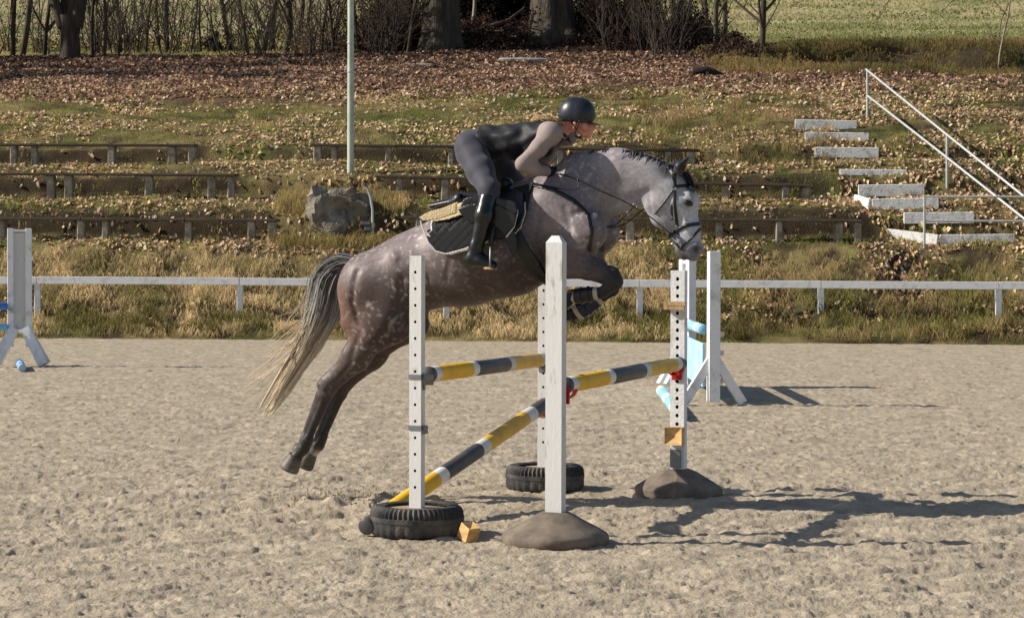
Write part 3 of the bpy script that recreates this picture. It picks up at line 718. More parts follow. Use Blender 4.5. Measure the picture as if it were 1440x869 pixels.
# ------------------------------------------------------------------ benches on the terraces
def bench(label, v, x0, y0, x1, y1, legs, breaks=()):
    a, c2 = atv(x0, y0, v), atv(x1, y1, v)
    base = (a + c2) / 2; base[2] = float(terr(base[0], v)); t = thing('terrace_bench', label, 'bench', base, 0, 'long plank benches on the terraces')
    xs = [x0] + list(breaks) + [x1]
    for i in range(len(xs) - 1):
        k0, k1 = (xs[i] - x0) / (x1 - x0), (xs[i + 1] - x0) / (x1 - x0)
        p, q_ = a + (c2 - a) * k0, a + (c2 - a) * k1; d = q_ - p; L = np.linalg.norm(d); dx = d / L; dy = np.cross([0, 0, 1], dx); dy /= np.linalg.norm(dy)
        b = MB(); b.box((p + q_) / 2 - base + np.array([0, 0, -.025 + R.uniform(-.008, .008)]), (L - .02, .34, .055), np.stack([dx, dy, np.cross(dx, dy)], 1), bev=.008)
        b.build('plank', M['benchtop'], t)
    for px in legs:
        k = (px - x0) / (x1 - x0); p = a + (c2 - a) * k; g = float(terr(p[0], v)) - .15; zt = p[2] - .055
        wd = R.uniform(.13, .2)
        b = MB(); b.box(np.array([p[0], p[1] + R.uniform(-.04, .04), (g + zt) / 2]) - base, (wd, .26, zt - g), rotz(R.uniform(-.12, .12)), bev=.02, taper=R.uniform(.85, 1.05)); b.build('leg', M['benchleg'], t)
bench('topmost long bench on the left terraces', 6.75, -260, 201, 277, 203, [-240, -150, -60, 23, 51, 160, 243, 270], [-110, 65])
bench('middle long bench on the left terraces', 4.95, -260, 242, 333, 245, [-200, -120, -30, 75, 100, 212, 298, 325], [-60, 130])
bench('lowest long bench on the left terraces, behind the left wing stand', 3.15, -260, 304, 392, 308, [-210, -100, 5, 118, 153, 268, 355, 383], [-40, 120, 265])
bench('topmost bench right of the pale light pole, passing behind the rider', 6.75, 438, 202, 985, 211, [447, 471, 548, 637, 700, 790, 880, 940, 972], [560, 800])
bench('middle bench passing behind the saddle and the horse face', 4.95, 528, 247, 1140, 260, [562, 628, 700, 790, 880, 1022, 1104, 1133], [735, 960])
bench('lowest bench behind the horse chest, ending below the steps', 3.15, 565, 304, 1212, 309, [590, 690, 790, 890, 975, 1014, 1096, 1180, 1206], [760, 1060])

# ------------------------------------------------------------------ steps and hand rails
sb = onbank(1290, 338); stt = thing('stairway', 'flight of white edged steps climbing the bank at right', 'steps', sb, 0)
def stepb(x0, y0, x1, y1, hpx, side=None):
    pa, pc = onbank(x0, y0 + hpx), onbank(x1, y1 + hpx); s = pa[1]
    v = (vof(pa) + vof(pc)) / 2
    A, B = atv(x0, y0, v - .12), atv(x1, y1, v - .12); hh = hpx * A[1] / F_PX
    d = B - A; L = np.linalg.norm(d); dx = d / L; dy = np.cross([0, 0, 1], dx); dy /= np.linalg.norm(dy); dz = np.cross(dx, dy)
    b = MB(); c0 = (A + B) / 2 - sb
    b.box(c0 + dy * .07 - dz * (hh / 2 + .03), (L, .14, hh + .06), np.stack([dx, dy, dz], 1), bev=.01); b.build('step', M['step'], stt)
    if side:
        C = atv(side[0], side[1], v + .45); d2 = C - A; L2 = np.linalg.norm(d2); ex = d2 / L2; ey = np.cross([0, 0, 1], ex); ey /= np.linalg.norm(ey); ez = np.cross(ex, ey)
        b = MB(); b.box((A + C) / 2 - sb + ey * .02 - ez * (hh / 2 + .03), (L2 - .05, .07, hh + .05), np.stack([ex, ey, ez], 1), bev=.01); b.build('side_board', M['step'], stt)
stepb(1118, 168, 1205, 170, 11); stepb(1132, 186, 1222, 187, 11); stepb(1146, 207, 1236, 208, 11); stepb(1181, 238, 1275, 239, 5)
stepb(1207, 260, 1300, 259, 13); stepb(1226, 280, 1320, 278, 12, (1203, 273)); stepb(1271, 299, 1370, 298, 12); stepb(1322, 330, 1427, 329, 12, (1246, 321))
def hrail(label, pts_posts, rails, rad=.028):
    base = onbank(*pts_posts[0][1]); t = thing('hand_rail', label, 'hand rail', base, 0, 'metal hand rails of the steps')
    tp = []
    for (top, bot) in pts_posts:
        g = onbank(*bot); v = vof(g); T = atv(top[0], top[1], v); T[0] = g[0] + (T[0] - g[0]); tp.append((T, g, v))
        b = MB(); b.tube([g - base - np.array([0, 0, .25]), T - base], rad * 1.15, 8); b.build('post', M['galv'], t, smooth=True, angle=50)
    for (ps) in rails:
        pts = [atv(px, py, tp[i][2] - .0) - base for (px, py, i) in ps]
        b = MB(); b.tube(pts, rad, 8); b.build('rail', M['galv'], t, smooth=True, angle=50)
hrail('long sloping metal hand rail beside the steps', [((1220, 98), (1220, 169)), ((1332, 190), (1332, 263)), ((1446, 280), (1446, 352)), ((1560, 372), (1560, 446))],
      [[(1218, 98, 0), (1332, 190, 1), (1446, 281, 2), (1560, 373, 3)], [(1220, 135, 0), (1332, 222, 1), (1446, 312, 2), (1560, 405, 3)]])
hrail('short level metal rail across the foot of the steps', [((1300, 277), (1300, 350)), ((1480, 277), (1480, 352))],
      [[(1300, 277, 0), (1480, 277, 1)], [(1300, 311, 0), (1480, 311, 1)]], .022)

# ------------------------------------------------------------------ light pole, stone block, bent pipe
pp = onbank(493, 246); lp = thing('light_pole', 'tall pale green pole rising behind the stone block', 'pole', pp, 0)
b = MB(); b.tube([(0, 0, -.3), (0, 0, 3.9), (.0, 0, 7.6)], [.078, .07, .06], 12); b.build('shaft', M['greenpole'], lp, smooth=True, angle=50)
b = MB(); b.box((0, 0, 4.0), (.19, .19, .05)); b.box((.25, 0, 3.98), (.5, .05, .05)); b.build('bracket', M['greenpole'], lp)
for z in (2.3, 2.95): 
    b = MB(); b.lathe([(.084, z), (.086, z + .02), (.084, z + .04), (0, z + .04)], 12); b.build('clamp', M['galv'], lp, smooth=True, angle=50)
# block: irregular box displaced by noise
def rock(name, label, cat, c, size, m, n=10, amp=.06, seed=3, sq=.45, rz=0, parent=None):
    vs, fs = [], []; c = np.asarray(c, float)
    for i in range(n + 1):
        th = math.pi * i / n
        for k in range(2 * n):
            ph = math.pi * k / n
            d = np.array([math.sin(th) * math.cos(ph), math.sin(th) * math.sin(ph), math.cos(th)])
            q = np.sign(d) * np.abs(d) ** sq
            nn = amp * float(fbm(np.array([d[0] * 2.3 + seed]), np.array([d[1] * 2.3 + d[2] * 1.7]), seed, 3)[0]) * 2
            q = q * (1 + nn)
            vs.append((q[0] * size[0] / 2, q[1] * size[1] / 2, q[2] * size[2] / 2))
    for i in range(n):
        for k in range(2 * n):
            j = (k + 1) % (2 * n); fs.append((i * 2 * n + k, (i + 1) * 2 * n + k, (i + 1) * 2 * n + j, i * 2 * n + j))
    b = MB(); b.add(vs, fs); o = b.build(name, m, parent, c, smooth=True, angle=40); o.rotation_euler.z = rz
    if label: tag(o, label, cat)
    return o
pb = onbank(495, 330)
for (x0, x1, y0, y1, dv, sd, lab) in ((436, 512, 267, 326, 0, 5, 'rough pale grey stone block set in the bank below the light pole'), (496, 554, 274, 328, .5, 9, 'darker stone block behind the bent pipe, half sunk in grass')):
    A = atv(x0, y0, vof(pb) + dv); B = atv(x1, y1, vof(pb) + dv)
    rock('stone_block', lab, 'stone', (A + B) / 2 + np.array([0, .5, -.06]), ((B - A)[0] * 1.08, 1.1, A[2] - B[2] + .15), M['stone'], 18, .38, sd, .72)
vb = vof(pb) - .12; bp = thing('bent_pipe', 'thin bent grey pipe with a small box beside the stone block', 'pipe', atv(524, 330, vb), 0); bl = np.array(bp.location)
b = MB(); b.tube([atv(x, y, vb) - bl for x, y in ((511, 262), (517, 266), (521, 277), (524, 295), (524, 336))], .03, 8); b.build('pipe', M['galv'], bp, smooth=True, angle=50)
b = MB(); b.box(atv(514, 314, vb - .04) - bl, (.2, .06, .07), bev=.008); b.box(atv(517, 322, vb - .04) - bl, (.14, .06, .07), bev=.008); b.build('small_box', M['steel'], bp)
for (x, y, wx, lab) in ((588, 93, 1.1, 'flat pale stone in the leaves below the left big trunk'), (735, 85, 1.5, 'flat pale stone in the leaves between the big trunks')):
    c2 = onbank(x, y); rock('flat_stone', lab, 'stone', c2 + np.array([0, 0, -.05]), (wx, .7, .22), M['slab'], 10, .12, int(x), .6)

# ------------------------------------------------------------------ trees
def grow(rg, trunk, crown, p, d, L, r, lev, maxlev, nseg=5, wob=.12, up=.05, kids=(3, 6), spread=.8, shrink=.55):
    pts, rad = [p], [r]; dirs = [d]
    for i in range(nseg):
        d = d + np.array([rg.gauss(0, wob), rg.gauss(0, wob), rg.gauss(0, wob * .6) + up]); d = d / np.linalg.norm(d)
        p = p + d * L / nseg; pts.append(p); dirs.append(d); rad.append(r * (1 - (.62 if lev == 0 else .8) * (i + 1) / nseg))
    (trunk if lev == 0 else crown).tube(pts, rad, 7 if lev == 0 else (5 if lev == 1 else 3), caps=False)
    if lev >= maxlev: return
    for k in range(rg.randint(*kids)):
        t = rg.uniform(.18 if lev else .12, 1.0); i = min(int(t * nseg), nseg - 1); q = pts[i] + (pts[i + 1] - pts[i]) * (t * nseg - i)
        a = rg.uniform(0, 2 * math.pi); s = np.array([math.cos(a), math.sin(a), rg.uniform(-.1, .7)])
        nd = dirs[i] * (1 - spread * .5) + s * spread; nd /= np.linalg.norm(nd)
        grow(rg, trunk, crown, q, nd, L * shrink * rg.uniform(.6, 1.15) * (1.1 - .5 * t), max(rad[i] * .55, .004), lev + 1, maxlev, 4, wob * 1.2, up, kids, spread, shrink)
def tree(name, label, base, H, r, seed, lean=(0, 0), maxlev=2, kids=(5, 9), group='winter trees at the edge of the field', bark='bark2', twig='twig', spread=.7, nseg=7, wob=.07, shrink=.42, stems=1, stemspread=.3):
    rg = random.Random(seed); t = thing(name, label, 'tree' if name != 'bare_shrub' else 'shrub', base, 0, group)
    T, C = MB(), MB()
    for s in range(stems):
        a = rg.uniform(0, 6.28); k = stemspread * (s > 0 or stems > 1)
        d = np.array([lean[0] + math.cos(a) * k * rg.uniform(.4, 1), lean[1] + math.sin(a) * k * .6, 1.0]); d /= np.linalg.norm(d)
        grow(rg, T, C, np.array([math.cos(a) * k * .2, math.sin(a) * k * .2, -.2]), d, H * rg.uniform(.8, 1.05), r * (1 if s == 0 else rg.uniform(.55, .95)), 0, maxlev, nseg, wob, .03, kids, spread, shrink)
    T.build('trunk' if stems == 1 else 'stems', M[bark], t, smooth=True)
    if C.v: C.build('branches', M[twig], t, smooth=True)
    return t
def big_tree(label, px, py, Rb, seed, H=17, flare=1.25):
    base = onbank(px, py); t = thing('big_tree', label, 'tree', base, 0, 'big old trunks at the top of the bank'); rg = random.Random(seed)
    n = 40; rows_ = 34; vs, fs = [], []
    for i in range(rows_ + 1):
        z = -.4 + (H * .62) * (i / rows_) ** 1.5
        rr = Rb * (1 - .3 * max(z, 0) / (H * .62)) * (1 + (flare - 1) * math.exp(-max(z, 0) / .45))
        for k in range(n):
            a = 2 * math.pi * k / n
            rid = 1 + .05 * math.sin(a * 5 + seed) + .045 * math.sin(a * 9 + 2 * seed + z * .3) + .09 * (flare - 1) * 4 * math.exp(-max(z, 0) / .4) * max(0, math.sin(a * 4 + seed)) \
                  + .05 * float(vnoise(np.array([a * 6.0]), np.array([z * 1.2]), seed)[0])
            vs.append((rr * rid * math.cos(a), rr * rid * math.sin(a), z))
    for i in range(rows_):
        for k in range(n):
            j = (k + 1) % n; fs.append((i * n + k, i * n + j, (i + 1) * n + j, (i + 1) * n + k))
    b = MB(); b.add(vs, fs); b.build('trunk', M['bark'], t, smooth=True)
    T, C = MB(), MB()
    for k in range(9):
        a = rg.uniform(0, 6.28); z = H * rg.uniform(.32, .6)
        grow(rg, C, C, np.array([0, 0, z]), np.array([math.cos(a), math.sin(a), rg.uniform(.4, 1.6)]) / 1.5, H * .55, Rb * .34, 1, 3, 6, .12, .05, (4, 7), .8, .5)
    C.build('limbs', M['bark2'], t, smooth=True); return t
big_tree('left of the two huge old trunks, dark and straight', 620, 70, .60, 3)
big_tree('right of the two huge old trunks, flaring at its foot', 777, 57, .66, 5, flare=1.5)

# the forked tree at left: short bole splitting into four stems
fb = onbank(98, 84); rg = random.Random(21); t = thing('forked_tree', 'dark forked tree with a short bole and rising stems at far left', 'tree', fb, 0)
T, C = MB(), MB()
T.tube([(0, 0, -.3), (.02, 0, .25), (0, 0, .8), (.03, 0, 1.3)], [.36, .30, .29, .36], 14, caps=False)
for (dx, r_) in ((-.33, .14), (-.10, .13), (.12, .15), (.30, .18)):
    grow(rg, T, C, np.array([dx * .6, rg.uniform(-.1, .1), .95]), np.array([dx * .85, rg.uniform(-.15, .15), 1.0]), 6.5, r_ * 1.25, 0, 2, 8, .06, .03, (5, 8), .7, .42)
T.build('trunk', M['bark2'], t, smooth=True); C.build('branches', M['twig'], t, smooth=True)

ORD = 'first second third fourth fifth sixth seventh eighth ninth tenth eleventh twelfth thirteenth fourteenth fifteenth sixteenth seventeenth eighteenth nineteenth twentieth twenty-first twenty-second twenty-third twenty-fourth twenty-fifth'.split()
SL = [18, 30, 62, 130, 146, 170, 205, 226, 235, 268, 283, 324, 350, 368, 385, 400, 414, 428, 452, 470, 505, 530, 555, 572]
SR = [850, 893, 908, 925, 950, 994, 1005, 1020]
L_S = 'thin bare sapling in the winter hedge left of the big trunks'
L_B = 'low bare shrub of many twigs in the hedge left of the big trunks'
L_R = 'slim dark bare tree right of the big trunks'
L_RB = 'bare brown shrub in the thicket right of the big trunks'
rg = random.Random(5)
for i, (px, py, r_) in enumerate(((18, 82, .09), (30, 80, .12), (62, 82, .07), (130, 80, .06), (146, 82, .05), (170, 76, .08), (205, 76, .05), (235, 72, .11), (226, 74, .05), (268, 73, .05),
                                  (283, 72, .05), (324, 72, .10), (350, 78, .06), (368, 77, .13), (385, 74, .10), (400, 78, .13), (414, 76, .10), (428, 74, .06), (452, 72, .06), (470, 74, .05), (505, 73, .07), (530, 70, .06), (555, 72, .06), (572, 76, .05))):
    tree('sapling', f'{ORD[SL.index(px)]} thin bare sapling from the left edge in the winter hedge' if 0 < px else L_S, onbank(px, py), rg.uniform(6, 9), r_ * 1.0, 100 + i, (rg.uniform(-.12, .12), 0), 2, (7, 12), spread=.75)
for i in range(76):
    px = rg.uniform(-40, 560); tree('bare_shrub', L_B, onbank(px, rg.uniform(70, 80)), rg.uniform(2.0, 4.6), .026, 200 + i, (rg.uniform(-.2, .2), 0), 2, (4, 7), 'bare shrubs in the hedge', spread=.7, stems=4, stemspread=.4, nseg=5, wob=.12, shrink=.5)
for i, (px, py, r_, ln) in enumerate(((893, 62, .05, .0), (908, 60, .08, .05), (850, 66, .06, 0), (925, 58, .07, .35), (950, 55, .05, 0), (994, 68, .10, .02), (1005, 70, .10, .05), (1020, 64, .11, .06))):
    tree('slim_tree', f'{ORD[SR.index(px)]} slim dark bare tree counted rightwards from the right big trunk', onbank(px, py), rg.uniform(6, 9), r_, 300 + i, (ln, 0), 2, (5, 9), 'slim trees right of the big trunks')
tree('leaning_tree', 'lone thin tree leaning right over the field edge', onbank(1071, 82), 6.5, .095, 321, (.22, 0), 2, (7, 10), None, spread=.8)
tree('leaning_tree', 'crooked thin stem left of the lone leaning tree', onbank(1056, 72), 2.6, .04, 322, (.5, 0), 1, (1, 1), None)
tree('pale_sapling', 'thin pale sapling standing at the field edge near the hand rail', onbank(1404, 95), 4.5, .035, 325, (-.03, 0), 2, (5, 7), None, bark='birch')
tree('pale_dead_tree', 'pale leaning dead stem between the two big trunks', onbank(664, 56), 4.5, .075, 326, (.2, 0), 1, (1, 1), None, bark='birch', twig='birch')
tree('pale_dead_tree', 'pale thin stem right of the big trunks', onbank(889, 64), 4.5, .06, 327, (-.03, 0), 1, (1, 1), None, bark='birch')
for i in range(40):
    px = rg.uniform(848, 1030); tree('bare_shrub', L_RB, onbank(px, rg.uniform(58, 80)), rg.uniform(1.6, 4.2), .026, 400 + i, (rg.uniform(-.2, .2), 0), 2, (3, 6), 'bare shrubs right of the trunks', spread=.6, stems=3, stemspread=.3, nseg=5, wob=.12, shrink=.5)
# overhanging bare branch at the top right comes from a tree standing at the right
tree('overhanging_tree', 'bare tree at upper right whose twigs hang into view', onbank(1400, 60) + np.array([4.2, 3, .3]), 8, .13, 333, (-.10, 0), 3, (8, 10), None, spread=1.1, shrink=.62)
ot = [o for o in COL.objects if o.name.startswith('overhanging_tree')][0]; ob = np.array(ot.location); ov = vof(ob) - 2.0
for ctl in (((1600, -260), (1480, -90), (1400, -30), (1338, 3), (1318, 24)), ((1600, -200), (1480, -60), (1425, -10), (1408, 30), (1404, 66)), ((1600, -300), (1420, -120), (1290, -40), (1246, 6), (1230, 40)), ((1600, -300), (1400, -140), (1210, -60), (1128, 2), (1100, 14))):
    b = MB(); P = [atv(x, y, ov + .3 * i) - ob for i, (x, y) in enumerate(ctl)]; P[0] = np.array([0, 0, P[0][2]])
    b.tube(P, [.09, .05, .03, .016, .006], 6, caps=False)
    for k in range(11):
        i = rg.choice((2, 3, 3)); q = P[i] + (P[i + 1] - P[i]) * rg.random() if i < 4 else P[i]; d = np.array([rg.gauss(-.1, .5), rg.gauss(0, .4), rg.uniform(-.7, .25)]); d /= np.linalg.norm(d); L = rg.uniform(.25, .8)
        b.tube([q, q + d * L * .5 + np.array([0, 0, .03]), q + d * L + np.array([rg.gauss(0, .06), 0, -.06])], [.008, .006, .003], 4, caps=False)
    b.build('drooping_branch', M['twig'], ot, smooth=True)
# trees left of the view that stand in the same belt and shade it
for i, (x, v) in enumerate(((-19.5, 15.5), (-23, 19), (-27, 16.5), (-31, 20), (-21.5, 22.5), (-25.5, 23))):
    y = EDGE + v - SHEAR * x; tree('belt_tree', 'tall bare tree of the belt beyond the left edge', (x, y, float(terr(x, v))), 14, .3, 500 + i, (0, 0), 3, (8, 11), 'tall belt trees at left', bark='bark', spread=.8, shrink=.4)

# brown dead leaf thicket round the big trunks: leaves still on low twigs, too many to count
def thicket(name, label, spots, n, pal_, dy):
    Vs, Cs = [], []; per = n // len(spots)
    for (px, py, wx, hh) in spots:
        c2 = onbank(px, py); k = per
        x = c2[0] + NR.normal(0, wx * .45, k); y = c2[1] + NR.normal(0, .8, k) + dy; hz = NR.beta(1.0, 2.2, k) * hh * (1 + 1.6 * fbm(x / .7, y / 2., 7, 2))
        z = terr(x, y - EDGE + SHEAR * x) + hz * (1 - .3 * np.abs((x - c2[0]) / wx)) + .02
        s = NR.uniform(.05, .12, k)[:, None]; a = NR.normal(0, 1, (k, 3)); a /= np.linalg.norm(a, axis=1)[:, None]
        b_ = np.cross(a, NR.normal(0, 1, (k, 3))); b_ /= np.linalg.norm(b_, axis=1)[:, None] + 1e-6
        P = np.stack([x, y, z], 1); Vs.append(np.stack([P - a * s * .6, P + b_ * s * .35, P + a * s * .6, P - b_ * s * .35], 1).reshape(-1, 3))
        pp_ = np.array([lin(q_) for q_ in pal_]); Cs.append(np.repeat(pp_[NR.integers(0, len(pp_), k)] * NR.uniform(.5, 1.2, (k, 1)), 4, 0))
    V = np.concatenate(Vs); b0 = np.arange(len(V) // 4) * 4
    o = link(name, np_mesh(name, V, np.stack([b0, b0 + 1, b0 + 2, b0 + 3], 1), M['leaf'], np.concatenate(Cs), smooth=False)); o['kind'] = 'stuff'; o['label'] = label
thicket('dead_leaf_thicket', 'dark brown tangle of dead leaves and brush round the big trunks',
        [(530, 66, .9, 1.3), (550, 66, .9, 2.0), (565, 60, .5, 2.4), (665, 60, .8, 1.2), (700, 56, 1.0, 1.3), (735, 56, .8, 1.1), (705, 66, .9, .8), (845, 55, .6, 2.2), (860, 60, 1.3, 2.0), (910, 62, 1.3, 1.6), (960, 66, 1.2, 1.4), (1005, 68, 1.0, 1.1), (1040, 80, 1.0, .45)],
        80000, [(76, 56, 47), (56, 43, 38), (96, 72, 60), (44, 35, 32), (120, 94, 80)], .5)
thicket('hedge_leaves', 'sparse dead leaves clinging in the winter hedge',
        [(px, 72, 1.2, 2.4) for px in range(-20, 560, 58)], 9000, [(116, 92, 70), (84, 70, 52), (96, 92, 60), (150, 122, 92)], .5)
thicket('dark_evergreen', 'dark evergreen growth in the hollow behind the big trunks',
        [(px, 52, .9, 4.2) for px in (560, 650, 676, 702, 728, 745, 830, 862)], 70000, [(24, 26, 20), (17, 20, 17), (38, 32, 26)], 2.2)
# fallen logs and stump
a = onbank(428, 66); c2 = onbank(545, 58); d = c2 - a
b = MB(); b.tube([a + d * k / 6 + np.array([0, 0, .2 + .03 * math.sin(k * 2.1)]) - a for k in range(7)], [.17, .18, .17, .165, .16, .155, .15], 12); o = b.build('fallen_log', M['log'], None, a, smooth=True, angle=50); tag(o, 'long grey fallen log left of the big trunks', 'log')
a = onbank(640, 62); 
b = MB(); b.tube([(-.3, -.4, .2), (.8, -.2, .42), (1.7, 0, .75), (2.2, .1, 1.15)], [.09, .08, .06, .03], 8); b.tube([(.8, -.2, .42), (1.4, -.4, .35), (2.1, -.5, .55)], [.06, .04, .02], 6)
o = b.build('fallen_branch', M['twig'], None, a, smooth=True); tag(o, 'dead branch lying across the hollow between the big trunks', 'branch')
a = onbank(990, 108); b = MB(); b.tube([(-.3, 0, .15), (.1, 0, .18), (.5, -.1, -.02)], [.12, .1, .09], 8); b.tube([(.05, 0, .16), (.15, -.15, -.1)], [.08, .07], 8)
o = b.build('mossy_root', M['dusty'], None, a, smooth=True); tag(o, 'dull mossy root lying at the edge of the leaves right of the trunks', 'root')
a = onbank(299, 73); st = thing('dark_stump', 'small dark broken stump leaning on the hedge bank', 'stump', a, 0)
b = MB(); b.tube([(.15, 0, -.1), (.1, 0, .25), (-.05, 0, .45), (.05, 0, .62), (.2, 0, .72)], [.30, .26, .17, .13, .09], 9); b.build('trunk', M['dusty'], st, smooth=True)
b = MB(); b.tube([(0, 0, .2), (-.35, 0, .3), (-.5, 0, .22)], [.12, .08, .05], 7); b.tube([(.05, 0, .58), (-.1, 0, .55), (-.2, 0, .62)], [.06, .04, .02], 6); b.build('broken_limb', M['dusty'], st, smooth=True)

# ------------------------------------------------------------------ sculpting with smooth unions of tapered limbs
def smin(a, b, k):
    h = np.clip(.5 + .5 * (b - a) / k, 0, 1); return b + (a - b) * h - k * h * (1 - h)
def prim(a, b, ra, rb, wa=1.0, wb=None, k=.05, op='add'):
    return dict(a=np.asarray(a, float), b=np.asarray(b, float), ra=ra, rb=rb, wa=wa, wb=wa if wb is None else wb, k=k, op=op)
def eval_prims(prims, lo, hi, h):
    lo, hi = np.asarray(lo, float), np.asarray(hi, float)
    n = np.ceil((hi - lo) / h).astype(int) + 1
    ax = [lo[i] + h * np.arange(n[i]) for i in range(3)]
    F = np.full(n, .3, np.float32)
    for p in prims:
        rm = max(p['ra'], p['rb']); wm = max(1.0, p['wa'], p['wb']); mar = np.array([rm, rm * wm, rm]) + .07
        l, u = np.minimum(p['a'], p['b']) - mar, np.maximum(p['a'], p['b']) + mar
        s = [slice(max(0, int((l[i] - lo[i]) / h)), min(n[i], int((u[i] - lo[i]) / h) + 2)) for i in range(3)]
        if any(q_.stop <= q_.start for q_ in s): continue
        X = ax[0][s[0]][:, None, None]; Y = ax[1][s[1]][None, :, None]; Z = ax[2][s[2]][None, None, :]
        ba = p['b'] - p['a']; L2 = float(ba @ ba) + 1e-9
        t = np.clip(((X - p['a'][0]) * ba[0] + (Y - p['a'][1]) * ba[1] + (Z - p['a'][2]) * ba[2]) / L2, 0, 1)
        r = p['ra'] + (p['rb'] - p['ra']) * t; w_ = p['wa'] + (p['wb'] - p['wa']) * t
        dx = X - p['a'][0] - ba[0] * t; dy = (Y - p['a'][1] - ba[1] * t) / w_; dz = Z - p['a'][2] - ba[2] * t
        d = (np.sqrt(dx * dx + dy * dy + dz * dz) - r).astype(np.float32)
        if p['op'] == 'add': F[tuple(s)] = smin(F[tuple(s)], d, p['k'])
        else: F[tuple(s)] = -smin(-F[tuple(s)], d, p['k'])
    return F, ax
def normed(F, h):
    g = np.gradient(F, h); m = np.sqrt(g[0] ** 2 + g[1] ** 2 + g[2] ** 2); return F / np.maximum(m, .35)
def surface_nets(F, ax, h):
    S = F < 0; n = F.shape
    cnt = np.zeros([q_ - 1 for q_ in n], np.int8)
    for i in (0, 1):
        for j in (0, 1):
            for k in (0, 1): cnt += S[i:n[0] - 1 + i, j:n[1] - 1 + j, k:n[2] - 1 + k]
    I, J, K = np.nonzero((cnt > 0) & (cnt < 8)); m = len(I)
    idx = np.full(cnt.shape, -1, np.int32); idx[I, J, K] = np.arange(m)
    pos = np.zeros((m, 3)); num = np.zeros(m)
    cor = [(i, j, k) for i in (0, 1) for j in (0, 1) for k in (0, 1)]
    for a in cor:
        for ax_ in range(3):
            if a[ax_]: continue
            b = list(a); b[ax_] = 1
            fa, fb = F[I + a[0], J + a[1], K + a[2]], F[I + b[0], J + b[1], K + b[2]]
            c = (fa < 0) != (fb < 0); t = np.where(c, fa / np.where(c, fa - fb, 1), 0)
            for q_ in range(3): pos[:, q_] += np.where(c, a[q_] + (t if q_ == ax_ else 0), 0)
            num += c
    pos = pos / num[:, None] + np.stack([I, J, K], 1)
    V = np.array([ax[0][0], ax[1][0], ax[2][0]]) + pos * h
    faces = []
    for a in range(3):
        b, c = (a + 1) % 3, (a + 2) % 3
        sl0 = [slice(None)] * 3; sl1 = [slice(None)] * 3; sl0[a] = slice(0, n[a] - 1); sl1[a] = slice(1, n[a])
        e = S[tuple(sl0)] != S[tuple(sl1)]; P = np.array(np.nonzero(e))
        ok = (P[b] > 0) & (P[c] > 0) & (P[b] < n[b] - 1) & (P[c] < n[c] - 1); P = P[:, ok]
        neg = S[tuple(P)]
        def cid(db, dc):
            Q = P.copy(); Q[b] += db; Q[c] += dc; return idx[tuple(Q)]
        q_ = np.stack([cid(-1, -1), cid(0, -1), cid(0, 0), cid(-1, 0)], 1)
        q_[~neg] = q_[~neg][:, ::-1]; faces.append(q_)
    return V, np.concatenate(faces)
def sdf_obj(name, F, ax, h, m, parent, off, cols=None, relax=0):
    V, Q = surface_nets(F, ax, h)
    for _ in range(relax):
        acc = np.zeros_like(V); num = np.zeros(len(V))
        for i in range(4):
            for j in ((i + 1) % 4, (i + 3) % 4):
                np.add.at(acc, Q[:, i], V[Q[:, j]]); np.add.at(num, Q[:, i], 1)
        V = V * .5 + .5 * acc / num[:, None]
    c = cols(V) if cols else None
    return link(name, np_mesh(name, V - np.asarray(off), Q, m, c), parent)
def bounds(prims, pad=.06):
    l = np.min([np.minimum(p['a'], p['b']) - max(p['ra'], p['rb']) * np.array([1, max(1, p['wa'], p['wb']), 1]) for p in prims], 0)
    u = np.max([np.maximum(p['a'], p['b']) + max(p['ra'], p['rb']) * np.array([1, max(1, p['wa'], p['wb']), 1]) for p in prims], 0)
    return l - pad, u + pad

# ------------------------------------------------------------------ horse frame: x along the horse, y to its left, z up
HYAW = math.radians(-19.0); HO = np.array([0.0, 15.4, 0.0])
HX = np.array([math.cos(HYAW), math.sin(HYAW), 0]); HY = np.array([-math.sin(HYAW), math.cos(HYAW), 0])
def HP(px, py, ly=0.0):
    d = ray(px, py); t = ((HO - CAM) @ HY + ly) / (d @ HY); W = CAM + d * t - HO
    return np.array([W @ HX, ly, W[2]])
S_ = HP(721, 360)[0] - HP(720, 360)[0]; S_ = abs(HP(720, 361)[2] - HP(720, 360)[2])     # metres per photo pixel
def px(r): return r * S_
def wpt(l): return HO + HX * l[0] + HY * l[1] + np.array([0, 0, l[2]])
def frame_thing(name, label, cat, l, group=None):
    """thing whose origin is the horse-frame point l; returns (object, offset)"""
    return thing(name, label, cat, wpt(l), HYAW, group), np.asarray(l, float)

hb = []
def hp(a, b, ra, rb, **k): hb.append(prim(HP(*a), HP(*b), px(ra), px(rb), **k))
def both(a, b, ra, rb, ya, yb, **k):
    """traced on the near (right, -y) side, mirrored to the far side"""
    A, B = HP(a[0], a[1], -ya), HP(b[0], b[1], -yb)
    hb.append(prim(A, B, px(ra), px(rb), **k)); A2, B2 = A * [1, -1, 1], B * [1, -1, 1]; hb.append(prim(A2, B2, px(ra), px(rb), **k))
# trunk
hp((532, 398), (585, 382), 46, 55, wa=1.15, wb=1.0, k=.06)
hp((585, 382), (655, 362), 55, 66, wa=1.0, wb=.92, k=.08)
hp((655, 362), (715, 345), 66, 69, wa=.92, wb=.86, k=.08)
hp((715, 345), (755, 326), 69, 62, wa=.86, wb=.78, k=.08)
hp((755, 326), (800, 312), 60, 40, wa=.78, wb=.95, k=.1)
hp((728, 282), (768, 268), 24, 20, wa=.55, k=.1)                                  # withers
hp((600, 345), (700, 305), 20, 24, wa=1.3, k=.1)                                 # back muscles
hp((515, 385), (548, 372), 16, 20, wa=1.6, k=.1)                                 # croup
hp((500, 372), (488, 378), 9, 6, wa=1.0, k=.05)                                  # dock
